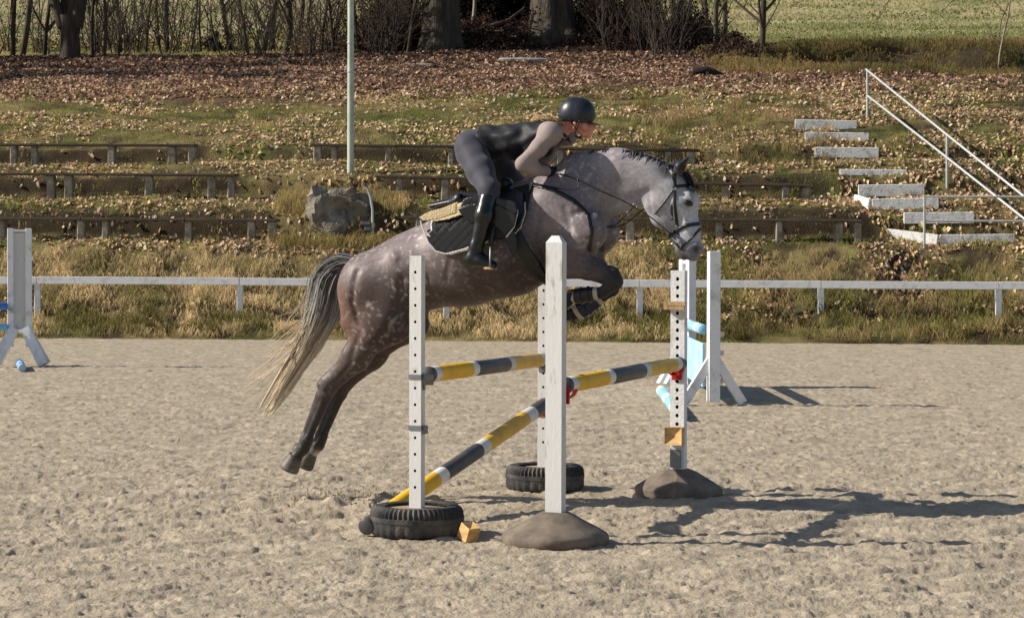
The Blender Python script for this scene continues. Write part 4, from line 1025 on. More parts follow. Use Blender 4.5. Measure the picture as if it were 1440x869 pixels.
# neck
hp((790, 300), (822, 266), 56, 47, wa=.62, wb=.52, k=.12)
hp((822, 266), (868, 254), 46, 42, wa=.52, wb=.48, k=.1)
hp((868, 254), (905, 253), 41, 33, wa=.48, wb=.56, k=.08)
hp((905, 253), (932, 258), 32, 27, wa=.58, wb=.75, k=.06)
# head (slightly long, nearly vertical)
hp((935, 252), (944, 262), 20, 22, wa=.85, k=.05)
hp((944, 262), (958, 284), 21, 23, wa=.88, wb=.92, k=.04)
hp((958, 284), (968, 322), 21, 15.5, wa=.86, wb=.78, k=.04)
hp((968, 322), (974, 350), 15, 13.5, wa=.80, wb=.95, k=.03)
both((928, 288), (931, 303), 23, 18, .055, .055, wa=.42, k=.04)                  # cheeks
hp((936, 296), (956, 338), 17, 10, wa=.8, wb=.85, k=.05)                         # jaw
hp((962, 338), (966, 352), 13, 11, wa=1.0, wb=1.0, k=.03)
hp((972, 350), (975, 359), 12.5, 8.5, wa=1.15, wb=1.25, k=.02)                   # upper lip and nose
hp((957, 352), (962, 359), 8, 6.5, wa=1.1, k=.015)                               # lower lip
both((968, 276), (972, 282), 5.5, 5, .073, .078, k=.03)                          # brow
both((958, 296), (968, 322), 4, 3, .07, .055, k=.03)                             # facial crest
hb.append(prim(HP(969, 286, -.094), HP(970, 288, -.094), .019, .017, k=.012, op='sub'))
hb.append(prim(HP(969, 286, -.094) * [1, -1, 1], HP(970, 288, -.094) * [1, -1, 1], .019, .017, k=.012, op='sub'))
both((979, 346), (981, 352), 5, 5, .042, .044, k=.012)                           # nostril rims
for s in (1, -1): hb.append(prim(HP(980.5, 349, -.058) * [1, s, 1], HP(979, 355, -.055) * [1, s, 1],   .017, .012, k=.008, op='sub'))
for s in (1, -1): hb.append(prim(HP(969, 358, -.06) * [1, s, 1], HP(957, 349, -.05) * [1, s, 1], .006, .004, k=.006, op='sub'))     # mouth line
# shoulder and chest
both((775, 290), (826, 326), 30, 24, .13, .15, wa=.7, k=.1)
both((826, 326), (790, 366), 23, 23, .15, .17, wa=.85, k=.08)
hp((822, 330), (822, 348), 22, 14, wa=1.2, k=.08)
# haunches and hind legs
both((520, 405), (548, 452), 44, 31, .11, .15, wa=.78, wb=.7, k=.1)
both((505, 412), (500, 452), 26, 22, .11, .12, wa=.9, k=.08)
both((556, 420), (562, 458), 24, 16, .15, .16, wa=.75, k=.09)
both((535, 455), (500, 502), 31, 20, .15, .14, wa=.72, wb=.7, k=.08)
both((500, 502), (466, 540), 20, 11.5, .14, .13, wa=.7, wb=.75, k=.05)
both((470, 520), (450, 540), 5, 5.5, .13, .13, k=.03)                            # tendon to the point of hock
both((464, 539), (457, 556), 13, 10.8, .13, .13, wa=.8, k=.03)
both((457, 556), (433, 615), 9.2, 7.2, .13, .125, wa=.85, k=.025)
both((449, 552), (428, 612), 4.5, 4.2, .13, .125, k=.02)
both((431, 618), (427, 629), 9.6, 9.8, .125, .125, wa=.95, k=.02)
both((425, 632), (415, 644), 8.2, 9.0, .125, .125, k=.02)
# near forelimb, folded
def one(a, b, ra, rb, ya, yb, **k): hb.append(prim(HP(a[0], a[1], ya), HP(b[0], b[1], yb), px(ra), px(rb), **k))
one((788, 366), (828, 377), 24, 16, -.17, -.16, wa=.8, wb=.85, k=.06)
one((828, 377), (858, 387), 16, 11, -.16, -.15, wa=.85, k=.03)
one((861, 387), (866, 396), 11.5, 10.5, -.15, -.15, wa=.9, k=.03)
one((863, 399), (848, 411), 9.5, 7.8, -.15, -.15, k=.03)
one((846, 412), (806, 417), 8.0, 7.2, -.15, -.15, k=.02)
one((804, 416), (799, 421), 9.3, 9, -.15, -.15, k=.02)
one((798, 422), (788, 434), 7.4, 8, -.15, -.15, k=.02)
# far forelimb, folded a little lower
one((800, 364), (838, 378), 24, 17, .15, .15, wa=.8, k=.06)
one((838, 380), (860, 396), 13, 10, .15, .15, k=.04)
one((860, 398), (862, 406), 10.5, 9.5, .15, .15, k=.03)
one((860, 408), (846, 417), 9, 8, .15, .15, k=.02)
one((846, 416), (814, 438), 8.2, 8, .15, .15, k=.02)
one((812, 438), (806, 442), 9, 8.5, .15, .15, k=.02)
one((806, 442), (793, 444), 7.5, 8, .15, .15, k=.02)
# ears
def ear(base, tip, ly):
    A, B = HP(base[0], base[1], ly), HP(tip[0], tip[1], ly * 1.25); M_ = A + (B - A) * .45 + np.array([-.012, 0, .0])
    hb.append(prim(A, M_, .033, .037, k=.02)); hb.append(prim(M_, B, .036, .006, k=.015))
    N_ = np.array([.036, -.01 if ly < 0 else .01, .008]); hb.append(prim(A + (B - A) * .25 + N_, A + (B - A) * .8 + N_ * .8, .021, .010, k=.01, op='sub'))
ear((951, 247), (969, 220), -.060); ear((946, 246), (960, 222), .060)

hl, hu = bounds(hb); HH = .0095
Fh, axh = eval_prims(hb, hl, hu, HH)
def _seg(P, X, Z):
    d = np.full(X.shape, 1e9)
    for a, b in zip(P[:-1], P[1:]):
        e = b - a; t = np.clip(((X - a[0]) * e[0] + (Z - a[1]) * e[1]) / (e @ e + 1e-9), 0, 1); d = np.minimum(d, (X - a[0] - e[0] * t) ** 2 + (Z - a[1] - e[1] * t) ** 2)
    return d
_X, _Z = np.meshgrid(axh[0], axh[2], indexing='ij'); _D = np.zeros_like(_X)
# muscle grooves (+) and bony points (-), drawn on the near side and shared by the far side
for ly_, amp, wd, pts in ((-.22, .013, .022, ((762, 296), (752, 330), (756, 356), (772, 374))), (-.2, .010, .020, ((796, 292), (806, 326), (792, 350))), (-.16, .008, .014, ((800, 368), (852, 385))), (-.2, .014, .022, ((508, 382), (500, 425), (509, 468), (494, 505))),
                          (-.22, .013, .026, ((570, 392), (560, 435), (542, 468), (518, 500))), (-.2, .016, .030, ((604, 392), (588, 425), (576, 448))), (-.14, .010, .013, ((502, 508), (462, 548))), (-.13, .006, .008, ((453, 560), (429, 616))), (-.15, .014, .022, ((812, 302), (868, 284), (908, 268))),
                          (-.09, .011, .012, ((913, 276), (917, 298), (932, 316))), (-.09, .006, .012, ((955, 298), (962, 322))), (-.09, .007, .010, ((957, 272), (962, 277))), (-.24, .006, .018, ((640, 360), (628, 400))), (-.24, .006, .018, ((668, 358), (660, 404))), (-.24, .005, .016, ((696, 352), (690, 400))),
                          (-.22, -.014, .030, ((556, 358), (560, 362))), (-.2, -.010, .028, ((834, 324), (836, 328))), (-.2, -.008, .024, ((787, 366), (789, 370))), (-.14, -.007, .015, ((452, 541), (458, 552))), (-.2, -.010, .030, ((556, 456), (560, 462))), (-.13, -.004, .014, ((427, 629), (428, 631))), (-.16, -.005, .018, ((866, 388), (868, 396)))):
    _D += amp * np.exp(-_seg(np.array([HP(a_, b_, ly_)[[0, 2]] for a_, b_ in pts]), _X, _Z) / wd ** 2)
Fh = (Fh + _D[:, None, :]).astype(np.float32)
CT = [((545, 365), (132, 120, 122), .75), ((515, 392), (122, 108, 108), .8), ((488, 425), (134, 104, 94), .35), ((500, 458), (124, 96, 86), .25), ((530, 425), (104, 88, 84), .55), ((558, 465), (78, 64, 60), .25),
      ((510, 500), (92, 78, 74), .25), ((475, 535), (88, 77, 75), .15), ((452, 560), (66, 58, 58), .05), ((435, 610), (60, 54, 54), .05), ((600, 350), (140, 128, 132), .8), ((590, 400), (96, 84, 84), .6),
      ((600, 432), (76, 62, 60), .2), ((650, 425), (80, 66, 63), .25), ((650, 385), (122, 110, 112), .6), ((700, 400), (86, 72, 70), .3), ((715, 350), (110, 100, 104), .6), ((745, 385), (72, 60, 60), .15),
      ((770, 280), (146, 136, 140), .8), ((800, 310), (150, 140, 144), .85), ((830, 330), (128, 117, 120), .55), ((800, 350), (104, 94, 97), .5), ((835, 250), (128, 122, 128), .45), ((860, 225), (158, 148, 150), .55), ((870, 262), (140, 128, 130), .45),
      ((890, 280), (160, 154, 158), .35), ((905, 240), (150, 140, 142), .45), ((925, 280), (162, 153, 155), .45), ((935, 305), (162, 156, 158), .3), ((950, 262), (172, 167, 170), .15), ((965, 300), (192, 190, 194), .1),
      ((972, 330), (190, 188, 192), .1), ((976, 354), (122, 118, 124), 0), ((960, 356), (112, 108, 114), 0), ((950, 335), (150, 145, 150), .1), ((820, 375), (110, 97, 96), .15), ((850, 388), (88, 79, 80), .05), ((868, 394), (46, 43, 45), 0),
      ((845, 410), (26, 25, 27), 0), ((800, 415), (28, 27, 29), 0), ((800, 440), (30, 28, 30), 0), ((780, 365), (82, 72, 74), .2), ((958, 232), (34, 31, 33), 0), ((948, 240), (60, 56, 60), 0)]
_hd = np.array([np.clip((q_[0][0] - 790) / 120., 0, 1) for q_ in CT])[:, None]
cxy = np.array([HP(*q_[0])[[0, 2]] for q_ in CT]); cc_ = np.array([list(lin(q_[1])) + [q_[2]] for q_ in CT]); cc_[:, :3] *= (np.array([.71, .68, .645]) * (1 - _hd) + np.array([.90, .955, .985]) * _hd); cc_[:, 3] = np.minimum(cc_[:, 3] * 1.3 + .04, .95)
def coat(V):
    d2 = (V[:, None, 0] - cxy[None, :, 0]) ** 2 + (V[:, None, 2] - cxy[None, :, 1]) ** 2
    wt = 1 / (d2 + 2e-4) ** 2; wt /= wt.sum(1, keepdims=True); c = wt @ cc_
    # white pasterns on the hind legs
    for (a, s) in ((HP(446, 640, .125), 1), ):
        k = np.exp(-(((V - a) / np.array([.045, .06, .038])) ** 2).sum(1)); c[:, :3] = c[:, :3] * (1 - k[:, None]) + lin((205, 196, 182)) * k[:, None]
    for (x_, y_, l_, r_, col) in ((979.5, 351, -.055, .024, (20, 18, 19)), (968, 285.5, -.085, .034, (60, 56, 58)), (962, 358, -.03, .05, (70, 66, 70)), (965, 236, -.06, .05, (26, 24, 26))):
        for s in (1, -1):
            a = HP(x_, y_, l_) * [1, s, 1]; k = np.exp(-(((V - a) / r_) ** 2).sum(1)) * .9; c[:, :3] = c[:, :3] * (1 - k[:, None]) + lin(col) * k[:, None]
    return c
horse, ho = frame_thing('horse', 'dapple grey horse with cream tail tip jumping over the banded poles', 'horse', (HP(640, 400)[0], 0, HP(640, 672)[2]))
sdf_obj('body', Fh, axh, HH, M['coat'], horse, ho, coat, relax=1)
def eval_h(lo, hi, h):
    F, ax = eval_prims(hb, lo, hi, h); return normed(F, h), ax

# hooves
def hoof(a, b, ra, rb, sole):
    pr_ = [prim(a, b, ra, rb, k=.01)]; l, u = bounds(pr_, .03); F, ax = eval_prims(pr_, l, u, .006)
    d = np.asarray(b) - np.asarray(a); n = d / np.linalg.norm(d) * (1 - sole) + np.array([-.35, 0, -1]) * sole; n /= np.linalg.norm(n); c = np.asarray(b) + n * rb * .35
    top = np.asarray(a) - d * .05
    G = np.meshgrid(*ax, indexing='ij'); pl = (G[0] - c[0]) * n[0] + (G[1] - c[1]) * n[1] + (G[2] - c[2]) * n[2]
    nt_ = d / np.linalg.norm(d); tp = -((G[0] - top[0]) * nt_[0] + (G[1] - top[1]) * nt_[1] + (G[2] - top[2]) * nt_[2])
    sdf_obj('hoof', np.maximum(np.maximum(F, pl), tp).astype(np.float32), ax, .006, M['hoof'], horse, ho)
A, B = HP(416, 641, -.125), HP(408, 657, -.125); hoof(A, B, px(10.5), px(14), .25); hoof(A * [1, -1, 1], B * [1, -1, 1], px(10.5), px(14), .25)
hoof(HP(789, 430, -.15), HP(781, 442, -.15), px(9.6), px(12), 0); hoof(HP(796, 443.5, .15), HP(783, 444, .15), px(9.6), px(12), 0)
# eyes
for s in (1, -1):
    c = HP(968, 286, -.081) * [1, s, 1] - ho; b = MB(); b.lathe([(0.0001, -.022), (.015, -.017), (.023, -.008), (.025, 0), (.023, .008), (.015, .017), (0.0001, .022)], 14)
    e_ = b.build('eye', M['eye'], horse, c, smooth=True); e_.scale = (1.35, .9, .8); e_.rotation_euler = (0, math.radians(20), 0)
# tail, mane, forelock: strands of hair
def strands(name, paths, parent, off, m, lod=3):
    V, Fq, C = [], [], []; base = 0
    for pts, r0, r1, cs in paths:
        pts = np.asarray(pts); n = len(pts); t = np.gradient(pts, axis=0); t /= np.linalg.norm(t, axis=1)[:, None] + 1e-9
        x = np.cross(t, [.3, .9, .3]); x /= np.linalg.norm(x, axis=1)[:, None] + 1e-9; y = np.cross(t, x); r = np.linspace(r0, r1, n)[:, None]
        for k in range(lod):
            q_ = 2 * math.pi * k / lod; V.append(pts + r * (math.cos(q_) * x + math.sin(q_) * y)); C.append(cs)
        i = np.arange(n - 1)
        for k in range(lod):
            j = (k + 1) % lod; Fq.append(base + np.stack([k * n + i, j * n + i, j * n + i + 1, k * n + i + 1], 1))
        base += lod * n
    return link(name, np_mesh(name, np.concatenate(V) - off, np.concatenate(Fq), m, np.concatenate(C)), parent)
def spline(P, t):
    P = np.asarray(P); n = len(P) - 1; u = np.clip(t, 0, 1) * n; i = np.minimum(u.astype(int), n - 1); f = (u - i)[:, None]
    p0, p1, p2, p3 = P[np.maximum(i - 1, 0)], P[i], P[i + 1], P[np.minimum(i + 2, n)]
    return .5 * (2 * p1 + (p2 - p0) * f + (2 * p0 - 5 * p1 + 4 * p2 - p3) * f ** 2 + (3 * p1 - p0 - 3 * p2 + p3) * f ** 3)
tc_ = [HP(*q_) for q_ in ((497, 371), (478, 374), (463, 394), (454, 435), (436, 478), (406, 527), (369, 583))]
tw = np.array([.026, .06, .10, .105, .08, .062, .045]); paths = []
dark, midg, tan_, crm = lin((98, 98, 98)), lin((176, 174, 170)), lin((234, 214, 186)), lin((246, 228, 198))
LOCK = [(math.sqrt(NR.random()) * .95 * math.cos(q_), math.sqrt(NR.random()) * .95 * math.sin(q_), NR.choice([NR.uniform(.6, .9), NR.uniform(.95, 1.04)]), NR.normal(0, 1), NR.uniform(.7, 1.25)) for q_ in NR.uniform(0, 6.283, 46)]
for s in range(1300):
    lk = s % 46; lo_ = LOCK[lk]; ox, oy = lo_[0], lo_[1]; jx, jy = NR.normal(0, .26), NR.normal(0, .26)
    te = lo_[2] * NR.uniform(.72, 1.0); t = np.linspace(0, te, 13); P = spline(tc_, t)
    w_ = np.interp(t, np.linspace(0, 1, 7), tw); tg = np.gradient(P, axis=0); tg /= np.linalg.norm(tg, axis=1)[:, None]
    nx = np.stack([-tg[:, 2], np.zeros(13), tg[:, 0]], 1)
    cl = 1.15 - .8 * t; P = P + nx * ((ox + jx * cl) * w_ + .035 * lo_[3] * t * np.sin(t * 6 + lk))[:, None] + np.array([0, 1, 0]) * ((oy + jy * cl) * w_ * .75)[:, None] + NR.normal(0, .0015, (13, 3))
    if NR.random() < .09 and te > .6:
        P = P + np.linspace(0, 1, 13)[:, None] ** 3 * np.array([-NR.uniform(.0, .26), NR.normal(0, .05), NR.uniform(.0, .2)])
    e = np.clip(t + NR.normal(0, .05), 0, 1)
    c = np.array([[np.interp(v, [0, .25, .5, .68, .85, 1], [q0, q1, q2, q3, q4, q5]) for q0, q1, q2, q3, q4, q5 in zip(midg * 1.0, dark * 1.0, midg * .95, tan_ * .95, tan_ * 1.1, crm * 1.15)] for v in e])
    if NR.random() < .3: c = c * .55
    c = c * NR.uniform(.75, 1.15) * lo_[4]
    paths.append((P, .0044, .0022, np.clip(c, 0, 1)))
strands('tail', paths, horse, ho, M['hair'])
crest = [HP(*q_) for q_ in ((800, 226), (830, 213), (860, 209), (890, 211), (915, 218), (936, 228), (948, 238))]
paths = []
for s in range(2000):
    t = NR.random() ** .7; p = spline(crest, np.array([t]))[0]; sd = -1 if NR.random() < .62 else 1
    L = NR.uniform(.06, .11) * (.8 + 1.1 * max(t - .25, 0)); q_ = np.linspace(0, 1, 6)[:, None]
    P = p + np.array([0, NR.normal(0, .012), -.012]) + np.array([-.25 + NR.normal(0, .25), sd * .45, 0]) * L * q_ + np.array([0, 0, 1]) * (L * (.45 * q_ - .95 * q_ ** 2))
    c = np.repeat((lin((40, 38, 42)) if NR.random() < .75 else lin((92, 88, 92)))[None] * NR.uniform(.6, 1.3), 6, 0); paths.append((P, .0045, .002, c))
strands('mane', paths, horse, ho, M['hair'])
paths = []
for s in range(260):
    a = HP(NR.uniform(946, 958), NR.uniform(238, 250), NR.normal(0, .03)); q_ = np.linspace(0, 1, 6)[:, None]
    e = HP(NR.uniform(966, 977), NR.uniform(262, 286), NR.normal(0, .035)); mid = (a + e) / 2 + np.array([.05, 0, .03])
    P = a * (1 - q_) ** 2 + 2 * mid * q_ * (1 - q_) + e * q_ ** 2
    paths.append((P, .004, .002, np.repeat(lin((42, 40, 43))[None] * NR.uniform(.6, 1.4), 6, 0)))
strands('forelock', paths, horse, ho, M['hair'])

# ------------------------------------------------------------------ tack moulded on the horse: shells of its surface
def polysd(P, X, Z):
    """signed distance to a polygon in the x-z plane"""
    d = np.full(X.shape, 1e9); s = np.zeros(X.shape, bool); n = len(P)
    for i in range(n):
        a, b = P[i], P[(i + 1) % n]; e = b - a; L2 = e @ e + 1e-12
        t = np.clip(((X - a[0]) * e[0] + (Z - a[1]) * e[1]) / L2, 0, 1)
        d = np.minimum(d, (X - a[0] - e[0] * t) ** 2 + (Z - a[1] - e[1] * t) ** 2)
        c = ((a[1] > Z) != (b[1] > Z)) & (X < (b[0] - a[0]) * (Z - a[1]) / (b[1] - a[1] + 1e-12) + a[0]); s ^= c
    return np.where(s, -1, 1) * np.sqrt(d)
def linesd(P, X, Z):
    d = np.full(X.shape, 1e9)
    for i in range(len(P) - 1):
        a, b = P[i], P[i + 1]; e = b - a; L2 = e @ e + 1e-12
        t = np.clip(((X - a[0]) * e[0] + (Z - a[1]) * e[1]) / L2, 0, 1)
        d = np.minimum(d, (X - a[0] - e[0] * t) ** 2 + (Z - a[1] - e[1] * t) ** 2)
    return np.sqrt(d)
def shell(name, m, parent, off, pts, lift, thick, h=.007, strap=None, side=-1, ly=-.26, clip=None, quilt=0, relax=1):
    """pts traced on the near side at depth ly; strap = width of a band along the line, else a filled outline"""
    P = np.array([HP(q_[0], q_[1], ly)[[0, 2]] for q_ in pts]); w_ = (strap or 0) / 2
    lo = np.array([P[:, 0].min() - w_ - .03, -.47, P[:, 1].min() - w_ - .03]); hi = np.array([P[:, 0].max() + w_ + .03, .47, P[:, 1].max() + w_ + .03])
    if side == -1: hi[1] = 0.02 if clip is None else clip
    F, ax = eval_h(lo, hi, h)
    X, Z = np.meshgrid(ax[0], ax[2], indexing='ij')
    D = (linesd(P, X, Z) - w_) if strap else polysd(P, X, Z)
    th = thick / 2
    q_ = 0
    if quilt: q_ = -quilt * (np.minimum(np.abs(np.sin((X + Z) * 52)), np.abs(np.sin((X - Z) * 52))) < .28).astype(float)[:, None, :]
    G = np.maximum(np.abs(F - lift) - th - q_, D[:, None, :])
    if side == -1: G = np.maximum(G, (ax[1] - (hi[1] - .012))[None, :, None])
    return sdf_obj(name, G.astype(np.float32), ax, h, m, parent, off, relax=relax)
def bl(x, y): return HP(x, y, 0)

PADP = ((601, 297), (604, 318), (614, 342), (624, 353), (638, 357), (664, 350), (690, 340), (722, 334), (736, 318), (741, 296), (742, 255), (690, 268), (640, 285))
pad, po = frame_thing('saddle_pad', 'quilted charcoal saddle pad with pale piping under the saddle', 'saddle pad', HP(670, 300))
shell('cloth', M['padcloth'], pad, po, PADP, .012, .014, side=0, quilt=.004, relax=0)
shell('piping', M['piping'], pad, po, ((600, 297), (604, 318), (614, 342), (624, 353.5), (638, 357.5), (664, 350.5), (690, 340)), .016, .016, h=.005, strap=.013)
shell('piping', M['piping'], pad, po, ((722, 334), (733, 320), (738, 300), (736, 285)), .016, .016, h=.005, strap=.011)
hpad, hpo = frame_thing('half_pad', 'cream sheepskin half pad showing behind the black saddle', 'half pad', HP(640, 295))
shell('fleece', M['fleece'], hpad, hpo, ((597, 297), (600, 307), (607, 312), (630, 309), (653, 301), (655, 284), (640, 284)), .030, .026, side=0, relax=2)
sad, so = frame_thing('saddle', 'black leather jumping saddle under the crouching rider', 'saddle', HP(680, 285))
sp = [prim(HP(612, 290), HP(650, 284), .028, .05, wa=3.2, wb=2.6, k=.03), prim(HP(650, 284), HP(682, 282), .05, .045, wa=2.6, wb=2.0, k=.03), prim(HP(682, 282), HP(712, 262), .045, .05, wa=2.0, wb=1.8, k=.03),
      prim(HP(646, 278, -.12), HP(646, 278, .12), .028, .028, k=.03), prim(HP(712, 258, -.05), HP(712, 258, .05), .035, .035, k=.03)]
l, u = bounds(sp); F, ax = eval_prims(sp, l, u, .008); sdf_obj('seat', F, ax, .008, M['leather'], sad, so)
FLAP = ((652, 296), (664, 312), (684, 322), (694, 336), (716, 333), (731, 320), (736, 300), (730, 270), (700, 262), (660, 280))
shell('flap', M['leather'], sad, so, FLAP, .036, .016, ly=-.30, relax=1)
shell('girth', M['leather'], sad, so, ((722, 322), (734, 350), (748, 376), (757, 398)), .012, .018, h=.008, strap=.085, side=0, ly=-.28)
# stirrup
def ptube(path, r, n=7): 
    b = MB(); b.tube([p for p in path], r, n); return b
yst = -.45
b = ptube([HP(700, 300, -.37) - so, HP(694, 322, -.42) - so, HP(690, 345, yst) - so], .012, 6); b.build('stirrup_leather', M['leather'], sad, smooth=True)
st = [HP(690, 345, yst)]
for k in range(9):
    q_ = math.pi * k / 8; st.append(HP(689, 377, yst) + np.array([.02 * math.cos(q_) - .0, -.055 * math.cos(q_), 0]) + np.array([.004, 0, .14]) * math.sin(q_))
b = ptube([p - so for p in st[1:]], .0075, 8)
b.build('stirrup_iron', M['steel'], sad, smooth=True)
b = MB(); b.box(HP(690, 377.5, yst) - so, (.055, .125, .016), bev=.005); b.build('stirrup_tread', M['palewood'], sad)

br, bo = frame_thing('bridle', 'black bridle with noseband on the pale grey horse head', 'bridle', HP(955, 290))
LY = -.08
for nm, pts, wd in (('cheek_strap', ((949, 244), (950, 262), (950, 285), (951, 318)), .021), ('brow_band', ((949, 263), (962, 261), (974, 264), (986, 268)), .021), ('nose_band', ((935, 335), (943, 329), (958, 320), (972, 316), (984, 314)), .025),
                    ('flash_strap', ((985, 318), (972, 335), (955, 350), (946, 340)), .014), ('throat_lash', ((949, 266), (936, 284), (922, 301)), .012), ('cheek_piece', ((951, 318), (952, 334)), .014)):
    shell(nm, M['leather'], br, bo, pts, .004, .011, h=.0048, strap=wd, side=-1 if nm == 'brow_band' else 0, clip=.03 if nm == 'brow_band' else None, ly=LY)
shell('crown_piece', M['leather'], br, bo, ((940, 234), (946, 244), (949, 252)), .006, .014, h=.005, strap=.026, side=0, ly=LY)
for s in (1, -1):
    c = HP(952, 337, -.082) * [1, s, 1] - bo; pts = [c + np.array([.024 * math.cos(k * math.pi / 6), 0, .024 * math.sin(k * math.pi / 6)]) for k in range(13)]
    b = MB(); b.tube(pts, .0055, 6, caps=False); b.build('bit_ring', M['steel'], br, smooth=True)
for (x, y) in ((951, 319), (950, 266)):
    b = MB(); b.box(HP(x, y, -.108) - bo, (.018, .012, .022), bev=.003); b.build('buckle', M['steel'], br)
rn, ro = frame_thing('reins', 'black leather reins running from the bit to the gloved hands', 'reins', HP(850, 280))
for s in (1, -1):
    pts = [HP(952, 338, -.085), HP(930, 318, -.115), HP(908, 301, -.135), HP(873, 281, -.165), HP(843, 268, -.185), HP(812, 253, -.17), HP(785, 244, -.10), HP(776, 243, -.08)]
    P = spline(pts, np.linspace(0, 1, 26)) * [1, s, 1]
    b = MB(); b.tube([p - ro for p in P], .0085, 6, flat=.5); b.build('rein', M['leather'], rn, smooth=True)
bt, bto = frame_thing('breastplate', 'black breastplate with running martingale across the grey shoulder', 'breastplate', HP(820, 290))
shell('chest_strap', M['leather'], bt, bto, ((741, 258), (775, 265), (805, 281), (828, 302), (836, 325), (830, 352)), .006, .013, h=.0065, strap=.026, side=0, ly=-.2)
for s in (1, -1):
    for pts in ([HP(836, 322, -.05), HP(850, 320, -.07), HP(868, 315, -.09), HP(880, 303, -.11), HP(892, 291, -.14)], [HP(776, 263, -.19), HP(800, 267, -.2), HP(813, 264, -.2), HP(812, 250, -.18)]):
        P = spline(pts, np.linspace(0, 1, 14)) * [1, s, 1]; b = MB(); b.tube([p - bto for p in P], .0075, 6, flat=.6); b.build('martingale_strap', M['leather'], bt, smooth=True)
    c = HP(893, 290, -.145) * [1, s, 1] - bto; b = MB(); b.tube([c + np.array([.016 * math.cos(k * math.pi / 5), 0, .016 * math.sin(k * math.pi / 5)]) for k in range(11)], .004, 6, caps=False); b.build('martingale_ring', M['steel'], bt, smooth=True)
# tendon boots on the forelegs
def tboot(label, a, b_, ya, ra, rb, m):
    t, to = frame_thing('tendon_boot', label, 'leg boot', HP(b_[0], b_[1], ya), 'tendon boots on the front legs')
    A, B = HP(a[0], a[1], ya), HP(b_[0], b_[1], ya)
    for nm, k, ex, mm, e0, e1 in (('lining', .004, .0, M['cream'], -.02, .02), ('shell', .011, .0, m, .012, -.012)):
        d = (B - A) / np.linalg.norm(B - A); pr_ = [prim(A + d * (-.02), B + d * .02, px(ra) + k, px(rb) + k, k=.01)]
        l, u = bounds(pr_, .03); F, ax = eval_prims(pr_, l, u, .006); G = np.meshgrid(*ax, indexing='ij')
        tt = (G[0] - A[0]) * d[0] + (G[1] - A[1]) * d[1] + (G[2] - A[2]) * d[2]; L = np.linalg.norm(B - A)
        sdf_obj(nm, np.maximum(np.maximum(F, (e0) - tt), tt - L - e1).astype(np.float32), ax, .006, mm, t, to)
    for q_ in (.3, .62):
        c = A + (B - A) * q_; d = (B - A) / np.linalg.norm(B - A); r = px(ra + (rb - ra) * q_) + .013; sx = np.array([d[2], 0, -d[0]])
        b = MB(); b.tube([c - to + r * (math.cos(w2) * sx + math.sin(w2) * np.array([0, 1, 0])) for w2 in np.linspace(0, 2 * math.pi, 17)], .007, 6, caps=False, flat=1.0); b.build('boot_strap', M['leather'], t, smooth=True)
tboot('black tendon boot on the near folded front leg', (838, 413), (806, 417), -.15, 7.8, 8.4, M['leather'])
tboot('navy tendon boot with pale edge on the lower front leg', (842, 419), (814, 438), .15, 9.2, 11, M['navy'])

# ------------------------------------------------------------------ the rider
per, eo = frame_thing('person', 'rider in navy vest and helmet crouching forward over the grey horse', 'person', HP(668, 372))
def PP(a, b, ra, rb, ya=0.0, yb=None, **k): return prim(HP(a[0], a[1], ya), HP(b[0], b[1], ya if yb is None else yb), px(ra), px(rb), **k)
def mir(L): return [dict(p, a=p['a'] * [1, -1, 1], b=p['b'] * [1, -1, 1]) for p in L]
torso = [PP((668, 207), (690, 202), 21, 20, wa=1.25, wb=1.2, k=.05), PP((690, 202), (722, 200), 19, 20, wa=1.25, wb=1.3, k=.06), PP((722, 199), (762, 194), 19.5, 21, wa=1.3, wb=1.35, k=.06), PP((762, 193), (784, 188), 20, 12, wa=1.45, wb=1.6, k=.05),
         PP((752, 208), (764, 206), 12, 12, -.07, wa=1.1, k=.05), PP((752, 208), (764, 206), 12, 12, .07, wa=1.1, k=.05)]
sho = [PP((770, 186), (776, 188), 13, 13, -.15, -.17, k=.05)]
uarm = [PP((775, 188), (757, 209), 12.2, 10.2, -.18, -.21, k=.04), PP((757, 209), (735, 231), 10.2, 8.2, -.21, -.24, k=.03)]
farm = [PP((735, 231), (750, 237), 8.4, 8.6, -.24, -.19, k=.03), PP((750, 237), (769, 242), 8.2, 5.8, -.19, -.10, k=.03)]
fu = [PP((778, 190), (770, 214), 13, 11, .18, .22, k=.04), PP((770, 214), (758, 236), 11, 9, .22, .22, k=.03)]; ff = [PP((758, 236), (785, 246), 9, 6, .22, .09, k=.03)]
pelvis = [PP((661, 204), (664, 216), 19, 18, -.075, -.095, wa=1.1, k=.05), PP((661, 204), (664, 216), 19, 18, .075, .095, wa=1.1, k=.05), PP((664, 206), (684, 202), 20, 19, wa=1.2, k=.05)]
thigh = [PP((664, 214), (676, 242), 21, 18, -.11, -.24, wa=.95, k=.05), PP((676, 242), (688, 268), 18, 12.5, -.24, -.375, k=.03), PP((687, 267), (688, 275), 12.5, 11.5, -.375, -.385, k=.03)]
calf = [PP((688, 275), (681, 303), 11.8, 11.8, -.385, -.425, k=.03), PP((681, 303), (671, 345), 11.4, 8.2, -.425, -.445, k=.03), PP((670, 345), (667, 360), 8.2, 8.4, -.445, -.445, k=.02)]
footp = [PP((664, 364), (676, 366), 9, 8, -.445, -.445, k=.02), PP((676, 366), (692, 373), 8, 5.5, -.445, -.45, wa=1.2, wb=1.5, k=.02)]
neck = [PP((786, 186), (803, 174), 10.5, 10, k=.04)]
